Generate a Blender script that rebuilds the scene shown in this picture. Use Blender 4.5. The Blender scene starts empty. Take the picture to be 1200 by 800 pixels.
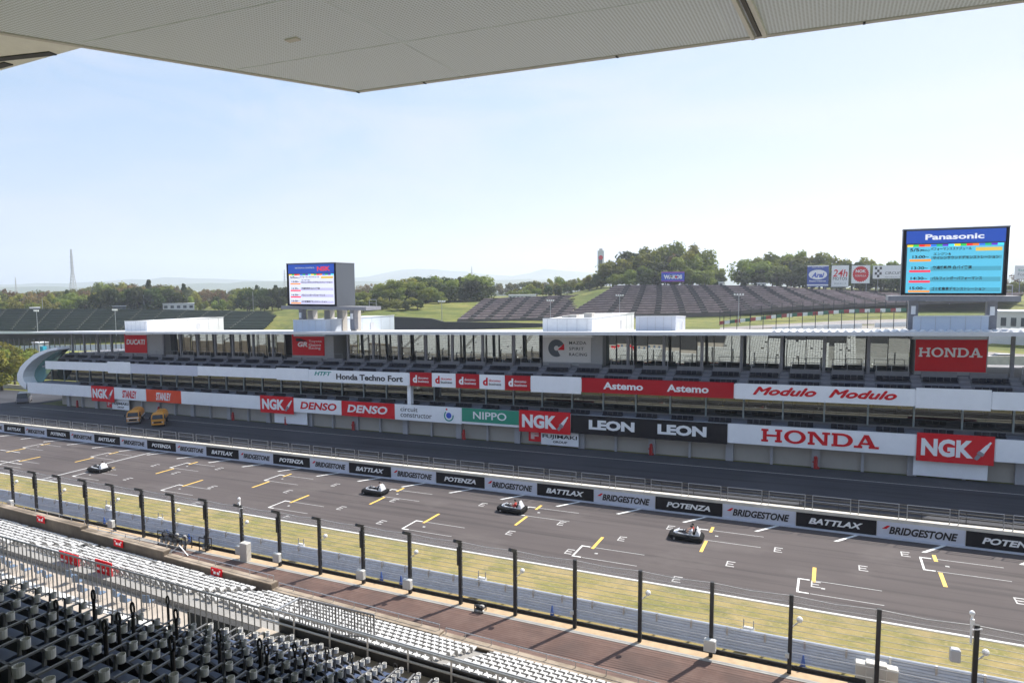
import bpy, math, random
from mathutils import Vector, Matrix, noise
R = math.radians
rnd = random.Random(11)
SC = bpy.context.scene
COL = SC.collection
# ------------------------------------------------------------------ camera, sky, sun, exposure
SLOPE = 0.0264                     # the straight runs downhill to the left
EYE = 20.3765
FPX = 770.4                        # focal length in pixels of a 1200 px wide frame
YAW, PITCH, ROLL = R(25.961), R(4.805), R(-0.2313)
cam = bpy.data.cameras.new('camera'); camo = bpy.data.objects.new('camera', cam); COL.objects.link(camo)
cam.sensor_width = 36; cam.lens = FPX / 1200 * 36
cam.clip_start = .1; cam.clip_end = 60000
camo.matrix_world = Matrix.Translation((0, 0, EYE)) @ Matrix.Rotation(YAW, 4, 'Z') @ Matrix.Rotation(math.pi / 2 - PITCH, 4, 'X') @ Matrix.Rotation(ROLL, 4, 'Z')
SC.camera = camo
SUN_EL = R(50); SUN_AZ = math.atan2(.43, .90)
sdir = Vector((math.sin(SUN_AZ) * math.cos(SUN_EL), math.cos(SUN_AZ) * math.cos(SUN_EL), math.sin(SUN_EL)))
W = bpy.data.worlds.new('World'); SC.world = W; W.use_nodes = True
nt = W.node_tree; nt.nodes.clear()
wo = nt.nodes.new('ShaderNodeOutputWorld'); bg = nt.nodes.new('ShaderNodeBackground')
sky = nt.nodes.new('ShaderNodeTexSky'); sky.sky_type = 'NISHITA'; sky.sun_disc = False
sky.sun_elevation = SUN_EL; sky.sun_rotation = SUN_AZ
sky.air_density = 1.0; sky.dust_density = 1.2; sky.ozone_density = 2.0; sky.altitude = 50
tc = nt.nodes.new('ShaderNodeTexCoord'); mp = nt.nodes.new('ShaderNodeMapping'); mp.inputs['Scale'].default_value = (1.2, 3.0, 7.0)
mp.inputs['Rotation'].default_value = (0, R(-8), R(20))
nz = nt.nodes.new('ShaderNodeTexNoise'); nz.inputs['Scale'].default_value = 1.6; nz.inputs['Detail'].default_value = 7; nz.inputs['Roughness'].default_value = .6
nz.inputs['Distortion'].default_value = .6
rp = nt.nodes.new('ShaderNodeValToRGB'); rp.color_ramp.elements[0].position = .42; rp.color_ramp.elements[1].position = .8
rp.color_ramp.elements[0].color = (.05, .05, .05, 1); rp.color_ramp.elements[1].color = (.55, .55, .55, 1)
mx = nt.nodes.new('ShaderNodeMix'); mx.data_type = 'RGBA'
mx.inputs['B'].default_value = (8.6, 9.1, 9.9, 1)
L = nt.links.new
L(tc.outputs['Generated'], mp.inputs['Vector']); L(mp.outputs['Vector'], nz.inputs['Vector']); L(nz.outputs['Fac'], rp.inputs['Fac'])
L(rp.outputs['Color'], mx.inputs['Factor']); L(sky.outputs['Color'], mx.inputs['A'])
# soft shoulder so that the bright half of the sky does not burn out
sp = nt.nodes.new('ShaderNodeSeparateColor'); cb = nt.nodes.new('ShaderNodeCombineColor'); L(mx.outputs['Result'], sp.inputs[0])
for ch, gain, top in (('Red', .86, 2.86), ('Green', 1.2, 2.78), ('Blue', 1.8, 3.35)):
    m1 = nt.nodes.new('ShaderNodeMath'); m1.operation = 'MULTIPLY'; m1.inputs[1].default_value = -gain / top; L(sp.outputs[ch], m1.inputs[0])
    m2 = nt.nodes.new('ShaderNodeMath'); m2.operation = 'EXPONENT'; L(m1.outputs[0], m2.inputs[0])
    m3 = nt.nodes.new('ShaderNodeMath'); m3.operation = 'SUBTRACT'; m3.inputs[0].default_value = 1; L(m2.outputs[0], m3.inputs[1])
    m4 = nt.nodes.new('ShaderNodeMath'); m4.operation = 'MULTIPLY'; m4.inputs[1].default_value = top; L(m3.outputs[0], m4.inputs[0]); L(m4.outputs[0], cb.inputs[ch])
L(cb.outputs[0], bg.inputs['Color'])
bg.inputs['Strength'].default_value = .15
L(bg.outputs['Background'], wo.inputs['Surface'])
sun = bpy.data.lights.new('sun', 'SUN'); sun.energy = 4.9; sun.angle = R(.53); sun.color = (1, .95, .87)
suno = bpy.data.objects.new('sun', sun); COL.objects.link(suno)
suno.rotation_euler = (-sdir).to_track_quat('-Z', 'Y').to_euler(); suno.location = (0, 0, 60)
VS = SC.view_settings; VS.view_transform = 'Standard'; VS.look = 'None'; VS.gamma = 1; VS.exposure = .9; VS.use_curve_mapping = False

# ------------------------------------------------------------------ where a photo point lies on a real plane
def ray(u, v):
    a = (u - 600) / FPX; b = (v - 400) / FPX
    c, s = math.cos(ROLL), math.sin(ROLL); a, b = a * c + b * s, -a * s + b * c
    d = math.cos(PITCH) - b * math.sin(PITCH); h = -math.sin(PITCH) - b * math.cos(PITCH)
    return (a * math.cos(YAW) - d * math.sin(YAW), a * math.sin(YAW) + d * math.cos(YAW), h)
def at_y(u, v, Y):
    r = ray(u, v); t = Y / r[1]; return (r[0] * t, Y, r[2] * t + EYE)
def xz(u, v, Y):                    # X and height above the sloping ground
    x, y, z = at_y(u, v, Y); return x, z - SLOPE * x
def X_at(u, v, Y): return at_y(u, v, Y)[0]
def on_ground(u, v, Z=0):
    r = ray(u, v); t = (Z - EYE) / (r[2] - SLOPE * r[0]); return r[0] * t, r[1] * t
def polar(u, dist, v=336):
    r = ray(u, v); k = dist / math.hypot(r[0], r[1]); return r[0] * k, r[1] * k
def project(x, y, z):
    h = z - EYE; r = x * math.cos(YAW) + y * math.sin(YAW); d = -x * math.sin(YAW) + y * math.cos(YAW)
    dd = d * math.cos(PITCH) - h * math.sin(PITCH); u = h * math.cos(PITCH) + d * math.sin(PITCH)
    if dd <= .1: return -9999, -9999
    return 600 + FPX * r / dd, 400 - FPX * u / dd

# ------------------------------------------------------------------ materials
MC = {}
def mat(name, col, rough=.6, metal=0., var=.0, scale=3., bump=0., bscale=20., spec=.5, emit=0., streak=None, objvar=0.):
    if name in MC: return MC[name]
    m = bpy.data.materials.new(name); m.use_nodes = True; MC[name] = m
    t = m.node_tree; b = t.nodes['Principled BSDF']
    b.inputs['Base Color'].default_value = (*col, 1); b.inputs['Roughness'].default_value = rough
    b.inputs['Metallic'].default_value = metal; b.inputs['Specular IOR Level'].default_value = spec
    l = t.links.new
    if var or bump or streak:
        co = t.nodes.new('ShaderNodeTexCoord')
    out = None
    if var:
        n = t.nodes.new('ShaderNodeTexNoise'); n.inputs['Scale'].default_value = scale; n.inputs['Detail'].default_value = 6; n.inputs['Roughness'].default_value = .65
        if streak:
            mpp = t.nodes.new('ShaderNodeMapping'); mpp.inputs['Scale'].default_value = streak
            l(co.outputs['Object'], mpp.inputs['Vector']); l(mpp.outputs['Vector'], n.inputs['Vector'])
        else: l(co.outputs['Object'], n.inputs['Vector'])
        r = t.nodes.new('ShaderNodeValToRGB')
        r.color_ramp.elements[0].position = .3; r.color_ramp.elements[1].position = .72
        r.color_ramp.elements[0].color = (*[c * (1 - var) for c in col], 1); r.color_ramp.elements[1].color = (*[min(1, c * (1 + var)) for c in col], 1)
        l(n.outputs['Fac'], r.inputs['Fac']); out = r.outputs['Color']
    if objvar:
        oi = t.nodes.new('ShaderNodeObjectInfo'); mr = t.nodes.new('ShaderNodeMapRange')
        mr.inputs['To Min'].default_value = 1 - objvar; mr.inputs['To Max'].default_value = 1 + objvar
        l(oi.outputs['Random'], mr.inputs['Value'])
        hs = t.nodes.new('ShaderNodeHueSaturation'); l(mr.outputs['Result'], hs.inputs['Value'])
        if out: l(out, hs.inputs['Color'])
        else: hs.inputs['Color'].default_value = (*col, 1)
        out = hs.outputs['Color']
    if out: l(out, b.inputs['Base Color'])
    if bump:
        n2 = t.nodes.new('ShaderNodeTexNoise'); n2.inputs['Scale'].default_value = bscale; n2.inputs['Detail'].default_value = 4
        l(co.outputs['Object'], n2.inputs['Vector'])
        bp = t.nodes.new('ShaderNodeBump'); bp.inputs['Strength'].default_value = bump; bp.inputs['Distance'].default_value = .05
        l(n2.outputs['Fac'], bp.inputs['Height']); l(bp.outputs['Normal'], b.inputs['Normal'])
    if emit:
        b.inputs['Emission Color'].default_value = (*col, 1); b.inputs['Emission Strength'].default_value = emit
    return m
def two_tone(name, c1, c2, scale, detail=8, lo=.4, hi=.62, rough=.9, c3=None, scale3=.05, streak=None, bump=.0, lines=None):
    if name in MC: return MC[name]
    m = mat(name, c1, rough, spec=.2); t = m.node_tree; b = t.nodes['Principled BSDF']; l = t.links.new
    co = t.nodes.new('ShaderNodeTexCoord'); n = t.nodes.new('ShaderNodeTexNoise')
    n.inputs['Scale'].default_value = scale; n.inputs['Detail'].default_value = detail; n.inputs['Roughness'].default_value = .68
    src = co.outputs['Object']
    if streak:
        mpp = t.nodes.new('ShaderNodeMapping'); mpp.inputs['Scale'].default_value = streak; l(src, mpp.inputs['Vector']); src = mpp.outputs['Vector']
    l(src, n.inputs['Vector'])
    r = t.nodes.new('ShaderNodeValToRGB'); r.color_ramp.elements[0].position = lo; r.color_ramp.elements[1].position = hi
    r.color_ramp.elements[0].color = (*c1, 1); r.color_ramp.elements[1].color = (*c2, 1); l(n.outputs['Fac'], r.inputs['Fac'])
    out = r.outputs['Color']
    if c3:
        n3 = t.nodes.new('ShaderNodeTexNoise'); n3.inputs['Scale'].default_value = scale3; n3.inputs['Detail'].default_value = 5
        l(co.outputs['Object'], n3.inputs['Vector'])
        r3 = t.nodes.new('ShaderNodeValToRGB'); r3.color_ramp.elements[0].position = .45; r3.color_ramp.elements[1].position = .65
        r3.color_ramp.elements[0].color = (0, 0, 0, 1); r3.color_ramp.elements[1].color = (.8, .8, .8, 1)
        l(n3.outputs['Fac'], r3.inputs['Fac'])
        mm = t.nodes.new('ShaderNodeMix'); mm.data_type = 'RGBA'; l(r3.outputs['Color'], mm.inputs['Factor']); l(out, mm.inputs['A']); mm.inputs['B'].default_value = (*c3, 1)
        out = mm.outputs['Result']
    if lines:                      # (axis, spacing, strength): thin joint lines across one axis
        ax, sp, st = lines
        sx = t.nodes.new('ShaderNodeSeparateXYZ'); l(co.outputs['Object'], sx.inputs[0])
        dv = t.nodes.new('ShaderNodeMath'); dv.operation = 'DIVIDE'; dv.inputs[1].default_value = sp; l(sx.outputs[ax], dv.inputs[0])
        fr = t.nodes.new('ShaderNodeMath'); fr.operation = 'FRACT'; l(dv.outputs[0], fr.inputs[0])
        lt = t.nodes.new('ShaderNodeMath'); lt.operation = 'LESS_THAN'; lt.inputs[1].default_value = .2; l(fr.outputs[0], lt.inputs[0])
        ml = t.nodes.new('ShaderNodeMath'); ml.operation = 'MULTIPLY'; ml.inputs[1].default_value = st; l(lt.outputs[0], ml.inputs[0])
        mm = t.nodes.new('ShaderNodeMix'); mm.data_type = 'RGBA'; l(ml.outputs[0], mm.inputs['Factor']); l(out, mm.inputs['A']); mm.inputs['B'].default_value = (*[c * .35 for c in c1], 1)
        out = mm.outputs['Result']
    l(out, b.inputs['Base Color'])
    if bump:
        bp = t.nodes.new('ShaderNodeBump'); bp.inputs['Strength'].default_value = bump; l(n.outputs['Fac'], bp.inputs['Height']); l(bp.outputs['Normal'], b.inputs['Normal'])
    return m
def glass(name, tint, gloss, gcol=(1, 1, 1), rough=.02, base=None):
    if name in MC: return MC[name]
    m = bpy.data.materials.new(name); m.use_nodes = True; MC[name] = m; t = m.node_tree; t.nodes.clear(); l = t.links.new
    o = t.nodes.new('ShaderNodeOutputMaterial'); g = t.nodes.new('ShaderNodeBsdfGlossy'); g.inputs['Color'].default_value = (*gcol, 1); g.inputs['Roughness'].default_value = rough
    if base is None:
        a = t.nodes.new('ShaderNodeBsdfTransparent'); a.inputs['Color'].default_value = (*tint, 1)
    else:
        a = t.nodes.new('ShaderNodeBsdfDiffuse'); a.inputs['Color'].default_value = (*base, 1)
    x = t.nodes.new('ShaderNodeMixShader'); x.inputs[0].default_value = gloss
    l(a.outputs[0], x.inputs[1]); l(g.outputs[0], x.inputs[2]); l(x.outputs[0], o.inputs['Surface']); return m
def add_rubber(m, c, sc, lo, hi, amt):
    t = m.node_tree; b = t.nodes['Principled BSDF']; l = t.links.new; src = b.inputs['Base Color'].links[0].from_socket
    co = t.nodes.new('ShaderNodeTexCoord'); mp_ = t.nodes.new('ShaderNodeMapping'); mp_.inputs['Scale'].default_value = sc; n = t.nodes.new('ShaderNodeTexNoise'); n.inputs['Scale'].default_value = 1; n.inputs['Detail'].default_value = 5; n.inputs['Roughness'].default_value = .6
    l(co.outputs['Object'], mp_.inputs['Vector']); l(mp_.outputs['Vector'], n.inputs['Vector'])
    r = t.nodes.new('ShaderNodeValToRGB'); r.color_ramp.elements[0].position = lo; r.color_ramp.elements[1].position = hi; r.color_ramp.elements[0].color = (0, 0, 0, 1); r.color_ramp.elements[1].color = (amt, amt, amt, 1)
    l(n.outputs['Fac'], r.inputs['Fac']); x = t.nodes.new('ShaderNodeMix'); x.data_type = 'RGBA'; l(r.outputs['Color'], x.inputs['Factor']); l(src, x.inputs['A']); x.inputs['B'].default_value = (*c, 1); l(x.outputs['Result'], b.inputs['Base Color'])
def netting(name, col, cover):
    if name in MC: return MC[name]
    m = bpy.data.materials.new(name); m.use_nodes = True; MC[name] = m; t = m.node_tree; t.nodes.clear(); l = t.links.new
    o = t.nodes.new('ShaderNodeOutputMaterial'); a = t.nodes.new('ShaderNodeBsdfTransparent'); g = t.nodes.new('ShaderNodeBsdfDiffuse'); g.inputs['Color'].default_value = (*col, 1)
    x = t.nodes.new('ShaderNodeMixShader'); x.inputs[0].default_value = cover
    l(a.outputs[0], x.inputs[1]); l(g.outputs[0], x.inputs[2]); l(x.outputs[0], o.inputs['Surface']); return m

WHITE = mat('white_panel', (.84, .85, .87), .45, var=.05, scale=.6)
WHITE2 = mat('white_paint', (.8, .8, .8), .5, var=.06, scale=2)
LINEW = mat('line_white', (.72, .72, .70), .7, var=.22, scale=6)
LINEG = mat('line_grey', (.42, .42, .41), .75, var=.25, scale=6)
LINEY = mat('line_yellow', (.74, .47, .09), .7, var=.15, scale=6)
LINER = mat('line_red', (.5, .05, .05), .7, var=.2, scale=6)
RED = mat('sign_red', (.64, .012, .02), .75, spec=.12, var=.04, scale=1)
DRED = mat('sign_deep_red', (.44, .01, .018), .75, spec=.12, var=.04, scale=1)
ORANGE = mat('sign_orange_red', (.75, .075, .025), .75, spec=.12, var=.04, scale=1)
GREEN = mat('sign_green', (.01, .26, .16), .5, var=.04, scale=1)
BLACK = mat('sign_black', (.016, .014, .016), .75, spec=.12, var=.2, scale=1)
BLUE = mat('sign_blue', (.02, .07, .36), .45, var=.04, scale=1)
SILVERW = mat('sign_silver', (.56, .58, .66), .4, var=.04, scale=1)
INK = mat('ink_black', (.012, .012, .014), .5)
INKW = mat('ink_white', (.82, .82, .82), .5)
INKR = mat('ink_red', (.62, .01, .018), .75, spec=.1)
INKG = mat('ink_teal', (.02, .28, .24), .5)
INKGREY = mat('ink_grey', (.25, .25, .27), .5)
INKB = mat('ink_blue', (.02, .08, .5), .5)
STEEL = mat('galvanised_steel', (.42, .43, .45), .4, .7, var=.15, scale=8)
DSTEEL = mat('painted_dark_steel', (.02, .021, .023), .45, .1, var=.2, scale=6)
GSTEEL = mat('painted_grey_steel', (.22, .22, .24), .5, .1, var=.12, scale=3)
CONC = mat('concrete', (.36, .34, .31), .85, var=.2, scale=.8, bump=.1)
CREAM = mat('cream_concrete', (.56, .52, .45), .85, var=.14, scale=1.2)
DECK = mat('deck_grey', (.17, .175, .20), .8, var=.12, scale=.8)
DECKB = mat('deck_blue_grey', (.22, .24, .30), .75, var=.1, scale=.8)
SHUT = mat('shutter_beige', (.38, .355, .32), .65, var=.06, scale=.5)
SEATD = mat('seat_dark_navy', (.016, .018, .028), .7, spec=.15, var=.15, scale=6)
ROOFW = mat('roof_white', (.64, .64, .65), .5, var=.05, scale=.5)
RUBBER = mat('rubber', (.012, .012, .013), .8)

# ------------------------------------------------------------------ mesh building
class MB:
    def __init__(s): s.v = []; s.f = []
    def quad(s, *p):
        n = len(s.v); s.v += [tuple(q) for q in p]; s.f.append(tuple(range(n, n + len(p))))
    def box(s, x0, x1, y0, y1, z0, z1):
        n = len(s.v)
        s.v += [(x0, y0, z0), (x1, y0, z0), (x1, y1, z0), (x0, y1, z0), (x0, y0, z1), (x1, y0, z1), (x1, y1, z1), (x0, y1, z1)]
        s.f += [(n, n + 3, n + 2, n + 1), (n + 4, n + 5, n + 6, n + 7), (n, n + 1, n + 5, n + 4), (n + 1, n + 2, n + 6, n + 5), (n + 2, n + 3, n + 7, n + 6), (n + 3, n, n + 4, n + 7)]
        return s
    def bevel_box(s, x0, x1, y0, y1, z0, z1, b):       # chamfered vertical edges and top
        p = [(x0 + b, y0), (x1 - b, y0), (x1, y0 + b), (x1, y1 - b), (x1 - b, y1), (x0 + b, y1), (x0, y1 - b), (x0, y0 + b)]
        q = [(x0 + 2 * b, y0 + b), (x1 - 2 * b, y0 + b), (x1 - b, y0 + 2 * b), (x1 - b, y1 - 2 * b), (x1 - 2 * b, y1 - b), (x0 + 2 * b, y1 - b), (x0 + b, y1 - 2 * b), (x0 + b, y0 + 2 * b)]
        s.loft([[(a, c, z0) for a, c in p], [(a, c, z1 - b) for a, c in p], [(a, c, z1) for a, c in q]])
        return s
    def loft(s, rings, cap=True, closed=True):
        n = len(s.v); k = len(rings[0])
        for r in rings: s.v += [tuple(p) for p in r]
        for i in range(len(rings) - 1):
            for j in range(k if closed else k - 1):
                a = n + i * k + j; b = n + i * k + (j + 1) % k
                s.f.append((a, b, b + k, a + k))
        if cap:
            s.f.append(tuple(n + j for j in reversed(range(k)))); s.f.append(tuple(n + (len(rings) - 1) * k + j for j in range(k)))
        return s
    def prism(s, poly, vec):
        v = Vector(vec); s.loft([poly, [tuple(Vector(p) + v) for p in poly]]); return s
    def cyl(s, p0, p1, r0, r1=None, n=8, cap=True):
        r1 = r0 if r1 is None else r1
        p0, p1 = Vector(p0), Vector(p1); d = (p1 - p0).normalized()
        a = d.orthogonal().normalized(); b = d.cross(a)
        c = [(math.cos(2 * math.pi * i / n), math.sin(2 * math.pi * i / n)) for i in range(n)]
        s.loft([[p0 + (a * x + b * y) * r0 for x, y in c], [p1 + (a * x + b * y) * r1 for x, y in c]], cap); return s
    def tube(s, pts, r, n=6):
        for a, b in zip(pts[:-1], pts[1:]): s.cyl(a, b, r, r, n)
        return s
    def beam(s, p0, p1, w, h):                         # rectangular bar, w across, h upright
        p0, p1 = Vector(p0), Vector(p1); d = (p1 - p0).normalized()
        up = Vector((0, 0, 1)) if abs(d.z) < .95 else Vector((0, 1, 0))
        a = d.cross(up).normalized() * w / 2; b = a.cross(d).normalized() * h / 2
        s.loft([[p + a + b, p - a + b, p - a - b, p + a - b] for p in (p0, p1)]); return s
    def lathe(s, prof, c=(0, 0, 0), n=12, cap=True):
        s.loft([[(c[0] + r * math.cos(2 * math.pi * i / n), c[1] + r * math.sin(2 * math.pi * i / n), c[2] + z) for i in range(n)] for r, z in prof], cap); return s
    def ball(s, c, r, n=10, m=6, sq=(1, 1, 1)):
        s.loft([[(c[0] + sq[0] * r * math.sin(math.pi * (j + .02) / (m + .04)) * math.cos(2 * math.pi * i / n), c[1] + sq[1] * r * math.sin(math.pi * (j + .02) / (m + .04)) * math.sin(2 * math.pi * i / n), c[2] - sq[2] * r * math.cos(math.pi * (j + .02) / (m + .04))) for i in range(n)] for j in range(m + 1)]); return s
    def strip(s, x0, x1, y0, y1, z, step=12):           # flat sheet cut along x
        k = max(1, int(abs(x1 - x0) / step)); n = len(s.v)
        for i in range(k + 1):
            x = x0 + (x1 - x0) * i / k; s.v += [(x, y0, z), (x, y1, z)]
        for i in range(k):
            a = n + 2 * i; s.f.append((a, a + 2, a + 3, a + 1))
        return s
    def build(s, name, m, parent=None, world=False, shear=False, smooth=False):
        v = s.v
        if shear: v = [(x, y, z + SLOPE * x) for x, y, z in v]
        if world and parent is not None:
            o = parent.location; v = [(x - o.x, y - o.y, z - o.z) for x, y, z in v]
        me = bpy.data.meshes.new(name); me.from_pydata(v, [], s.f); me.update()
        if m: me.materials.append(m)
        if smooth:
            for p in me.polygons: p.use_smooth = True
        o = bpy.data.objects.new(name, me); COL.objects.link(o)
        if parent is not None: o.parent = parent
        return o
def thing(name, label, cat, loc=(0, 0, 0), rz=0., group=None):
    o = bpy.data.objects.new(name, None); o.empty_display_size = .3; COL.objects.link(o)
    o.location = loc; o.rotation_euler = (0, 0, rz); o['label'] = label; o['category'] = cat
    if group: o['group'] = group
    return o
def tag(o, label, cat, group=None, kind=None):
    o['label'] = label; o['category'] = cat
    if group: o['group'] = group
    if kind: o['kind'] = kind
    return o
def structure(o): o['kind'] = 'structure'; return o
KIDS = {}
def copy_thing(o, loc=None, rz=None, label=None, scale=None, group=None):
    c = o.copy(); COL.objects.link(c)
    if loc is not None: c.location = loc
    if rz is not None: c.rotation_euler = (0, 0, rz)
    if scale is not None: c.scale = scale
    if label: c['label'] = label
    if group: c['group'] = group
    def rec(src, dst):
        for ch in list(src.children):
            d = ch.copy(); COL.objects.link(d); d.parent = dst; rec(ch, d)
    rec(o, c); return c
def at_ground(x, y, dz=0): return (x, y, SLOPE * x + dz)

# ------------------------------------------------------------------ lettering: flat letters standing in the XZ plane, facing -Y
def text_mesh(s, w, h, bold=0., shear=0., extr=.012, slope=True, spacing=1.0, cx=True):
    cu = bpy.data.curves.new('lettering', 'FONT'); cu.body = s; cu.size = 1; cu.offset = bold; cu.shear = shear; cu.extrude = .02; cu.resolution_u = 3
    cu.space_character = spacing
    ob = bpy.data.objects.new('lettering', cu); COL.objects.link(ob)
    dg = bpy.context.evaluated_depsgraph_get(); dg.update()
    me = bpy.data.meshes.new_from_object(ob.evaluated_get(dg)); bpy.data.objects.remove(ob); bpy.data.curves.remove(cu)
    xs = [v.co.x for v in me.vertices]; ys = [v.co.y for v in me.vertices]
    if not xs: return me
    x0, x1, y0, y1 = min(xs), max(xs), min(ys), max(ys)
    for v in me.vertices:
        x = (v.co.x - (x0 + x1) / 2) / (x1 - x0) * w; z = (v.co.y - (y0 + y1) / 2) / (y1 - y0) * h; y = -extr if v.co.z > 0 else extr
        v.co = (x, y, z + (SLOPE * x if slope else 0))
    me.update(); me.name = 'lettering'; return me
def letter(s, x, z, w, h, m, parent, y=-.03, name='lettering', **k):
    me = text_mesh(s, w, h, **k); me.materials.append(m)
    o = bpy.data.objects.new(name, me); COL.objects.link(o); o.parent = parent; o.location = (x, y, z); return o
def slab_letters(s, w, h, slope=True):
    """Wide slab-serif capitals H O N D A drawn as bars and rings, facing -Y."""
    b = MB(); x = 0.; ST = .24; SE = .16
    dep = [0.]
    def bar(x0, x1, z0, z1): dep[0] += .0012; b.box(x0, x1, -.012 - dep[0], .015, z0, z1)
    def para(a, c, wd, z0=.004, z1=.996): dep[0] += .0012; Y_ = -.012 - dep[0]; b.prism([(a, Y_, z0), (a + wd, Y_, z0), (c + wd, Y_, z1), (c, Y_, z1)], (0, .03, 0))
    def ring(cx, cz, rx, rz, tx, tz, a0=0, a1=360, n=24):
        A = [R(a0 + (a1 - a0) * i / n) for i in range(n + 1)]; dep[0] += .0012; Y_ = -.012 - dep[0]
        for p, q in zip(A[:-1], A[1:]):
            b.prism([(cx + rx * math.cos(p), Y_, cz + rz * math.sin(p)), (cx + rx * math.cos(q), Y_, cz + rz * math.sin(q)), (cx + (rx - tx) * math.cos(q), Y_, cz + (rz - tz) * math.sin(q)), (cx + (rx - tx) * math.cos(p), Y_, cz + (rz - tz) * math.sin(p))], (0, .03, 0))
    for ch in s:
        if ch == 'H':
            for q in (.1, .96): bar(x + q, x + q + ST, 0, 1)
            for q in (0, .86): bar(x + q, x + q + .44, -.002, SE); bar(x + q, x + q + .44, 1 - SE, 1.002)
            bar(x + .1 + ST, x + .96, .42, .58); x += 1.42
        elif ch == 'O':
            ring(x + .66, .5, .66, .53, .27, .17); x += 1.44
        elif ch == 'N':
            bar(x + .1, x + .3, 0, 1); bar(x + .96, x + 1.16, 0, 1); para(x + .88, x + .12, .28)
            bar(x, x + .42, -.002, SE); bar(x - .02, x + .34, 1 - SE, 1.002); bar(x + .84, x + 1.3, 1 - SE, 1.003); x += 1.4
        elif ch == 'D':
            bar(x + .1, x + .1 + ST, 0, 1); bar(x, x + .62, -.002, SE); bar(x, x + .62, 1 - SE, 1.002)
            ring(x + .6, .5, .62, .5, .27, SE, -90, 90, 14); x += 1.32
        elif ch == 'A':
            para(x + .12, x + .52, .17); para(x + .92, x + .48, .29)
            bar(x + .3, x + .96, .26, .4); bar(x - .04, x + .44, -.002, SE); bar(x + .8, x + 1.36, -.002, SE); x += 1.4
    tot = x - .08; out = MB(); out.f = b.f
    out.v = [((p[0] - tot / 2) / tot * w, p[1], (p[2] - .5) * h + (SLOPE * (p[0] - tot / 2) / tot * w if slope else 0)) for p in b.v]
    return out
# ------------------------------------------------------------------ ground and far terrain
DU = [-700, -150, 0, 160, 320, 420, 530, 655, 700, 850, 1000, 1150, 1350, 2200]
DD = [110, 150, 220, 280, 340, 420, 600, 900, 2000, 4500, 16000]
DZ = [[-6, -6, -6, -6, -5, 0, 0, -3, -10, -14, -20],
      [-6, -6, -6, -5.5, -5, 3, 3, 0, -6, -14, -20],
      [-4, -5, -5.5, -5.5, -5, 4.2, 5, 2, -5, -14, -20],
      [-3.5, -4, -5, -5.5, -5, 4.4, 7, 3, -5, -14, -20],
      [-2.5, -3, -4, -4.5, -3, 5.4, 7, 3, -5, -14, -20],
      [-1.5, -1, 1, 5, 12.6, 13, 9, 3, -5, -14, -20],
      [0, 1, 2.5, 3.4, 11.3, 13, 10, 3, -5, -14, -20],
      [0, 1.5, 3.2, 4.2, 12.6, 14, 13, 4, -5, -14, -20],
      [1, 2.5, 4.5, 6.2, 18.6, 20, 16, 4, -5, -14, -20],
      [1.5, 3.2, 5.4, 6.6, 18.6, 20, 18, 8, -5, -14, -20],
      [2, 3.8, 6.2, 8.4, 15.6, 18.5, 17, 8, -5, -14, -20],
      [2.5, 4.2, 6.6, 9.4, 14.6, 17, 15, 8, -5, -14, -20],
      [3, 4.5, 5.5, 7, 12, 14, 12, 6, -5, -14, -20],
      [4, 4.5, 5.5, 6, 8, 10, 10, 6, -5, -14, -20]]
def lerp_idx(a, x):
    if x <= a[0]: return 0, 0.
    if x >= a[-1]: return len(a) - 2, 1.
    for i in range(len(a) - 1):
        if x < a[i + 1]: return i, (x - a[i]) / (a[i + 1] - a[i])
def smooth(a, b, x):
    t = max(0, min(1, (x - a) / (b - a))); return t * t * (3 - 2 * t)
def height(x, y):
    near = SLOPE * max(-300, min(300, x))
    w = smooth(99, 118, y)
    if w == 0: return near
    d = math.hypot(x, y); a = math.atan2(x, y) + YAW
    a = max(-1.18, min(1.18, a)); u = 600 + FPX * math.tan(a)
    i, s = lerp_idx(DU, u); j, t = lerp_idx(DD, d)
    z = (DZ[i][j] * (1 - s) + DZ[i + 1][j] * s) * (1 - t) + (DZ[i][j + 1] * (1 - s) + DZ[i + 1][j + 1] * s) * t
    return near * (1 - w) + z * w
GRASS = two_tone('grass', (.10, .125, .022), (.20, .185, .045), .35, lo=.35, hi=.65, c3=(.07, .10, .02), scale3=.02)
GRASSV = two_tone('dry_grass', (.285, .225, .085), (.20, .19, .055), .55, lo=.38, hi=.64, c3=(.36, .27, .12), scale3=.3, bump=.4); add_rubber(GRASSV, (.13, .135, .04), (.5, .9, 1), .5, .66, .7); add_rubber(GRASSV, (.40, .32, .16), (3.5, 4.5, 1), .54, .66, .6)
ASPH = two_tone('asphalt_track', (.082, .070, .069), (.099, .085, .082), .5, lo=.35, hi=.7, c3=(.079, .067, .066), scale3=.09, streak=(.12, 1.6, 1), rough=.88)
add_rubber(ASPH, (.045, .04, .04), (.02, 1.3, 1), .52, .68, .75); add_rubber(ASPH, (.12, .105, .10), (.15, .25, 1), .55, .7, .6)
ASPHP = two_tone('asphalt_pit_lane', (.040, .041, .048), (.052, .053, .061), .5, lo=.35, hi=.7, c3=(.064, .065, .073), scale3=.1, streak=(.12, 1.4, 1), rough=.85)
ROADG = two_tone('asphalt_old', (.22, .20, .19), (.27, .25, .235), .15, rough=.9)
PAVER = two_tone('brown_pavers', (.15, .094, .078), (.18, .118, .098), 1.2, c3=(.115, .08, .07), scale3=.4, lines=('Y', .21, .55), rough=.85)
TAN = two_tone('tan_gravel', (.46, .34, .22), (.38, .28, .18), 2., rough=.95)
add_rubber(ASPHP, (.024, .024, .028), (.03, 1.1, 1), .5, .66, .8)
add_rubber(GRASS, (.055, .075, .015), (.03, .06, 1), .48, .62, .7); add_rubber(GRASS, (.26, .22, .07), (.09, .15, 1), .55, .7, .6)
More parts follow.
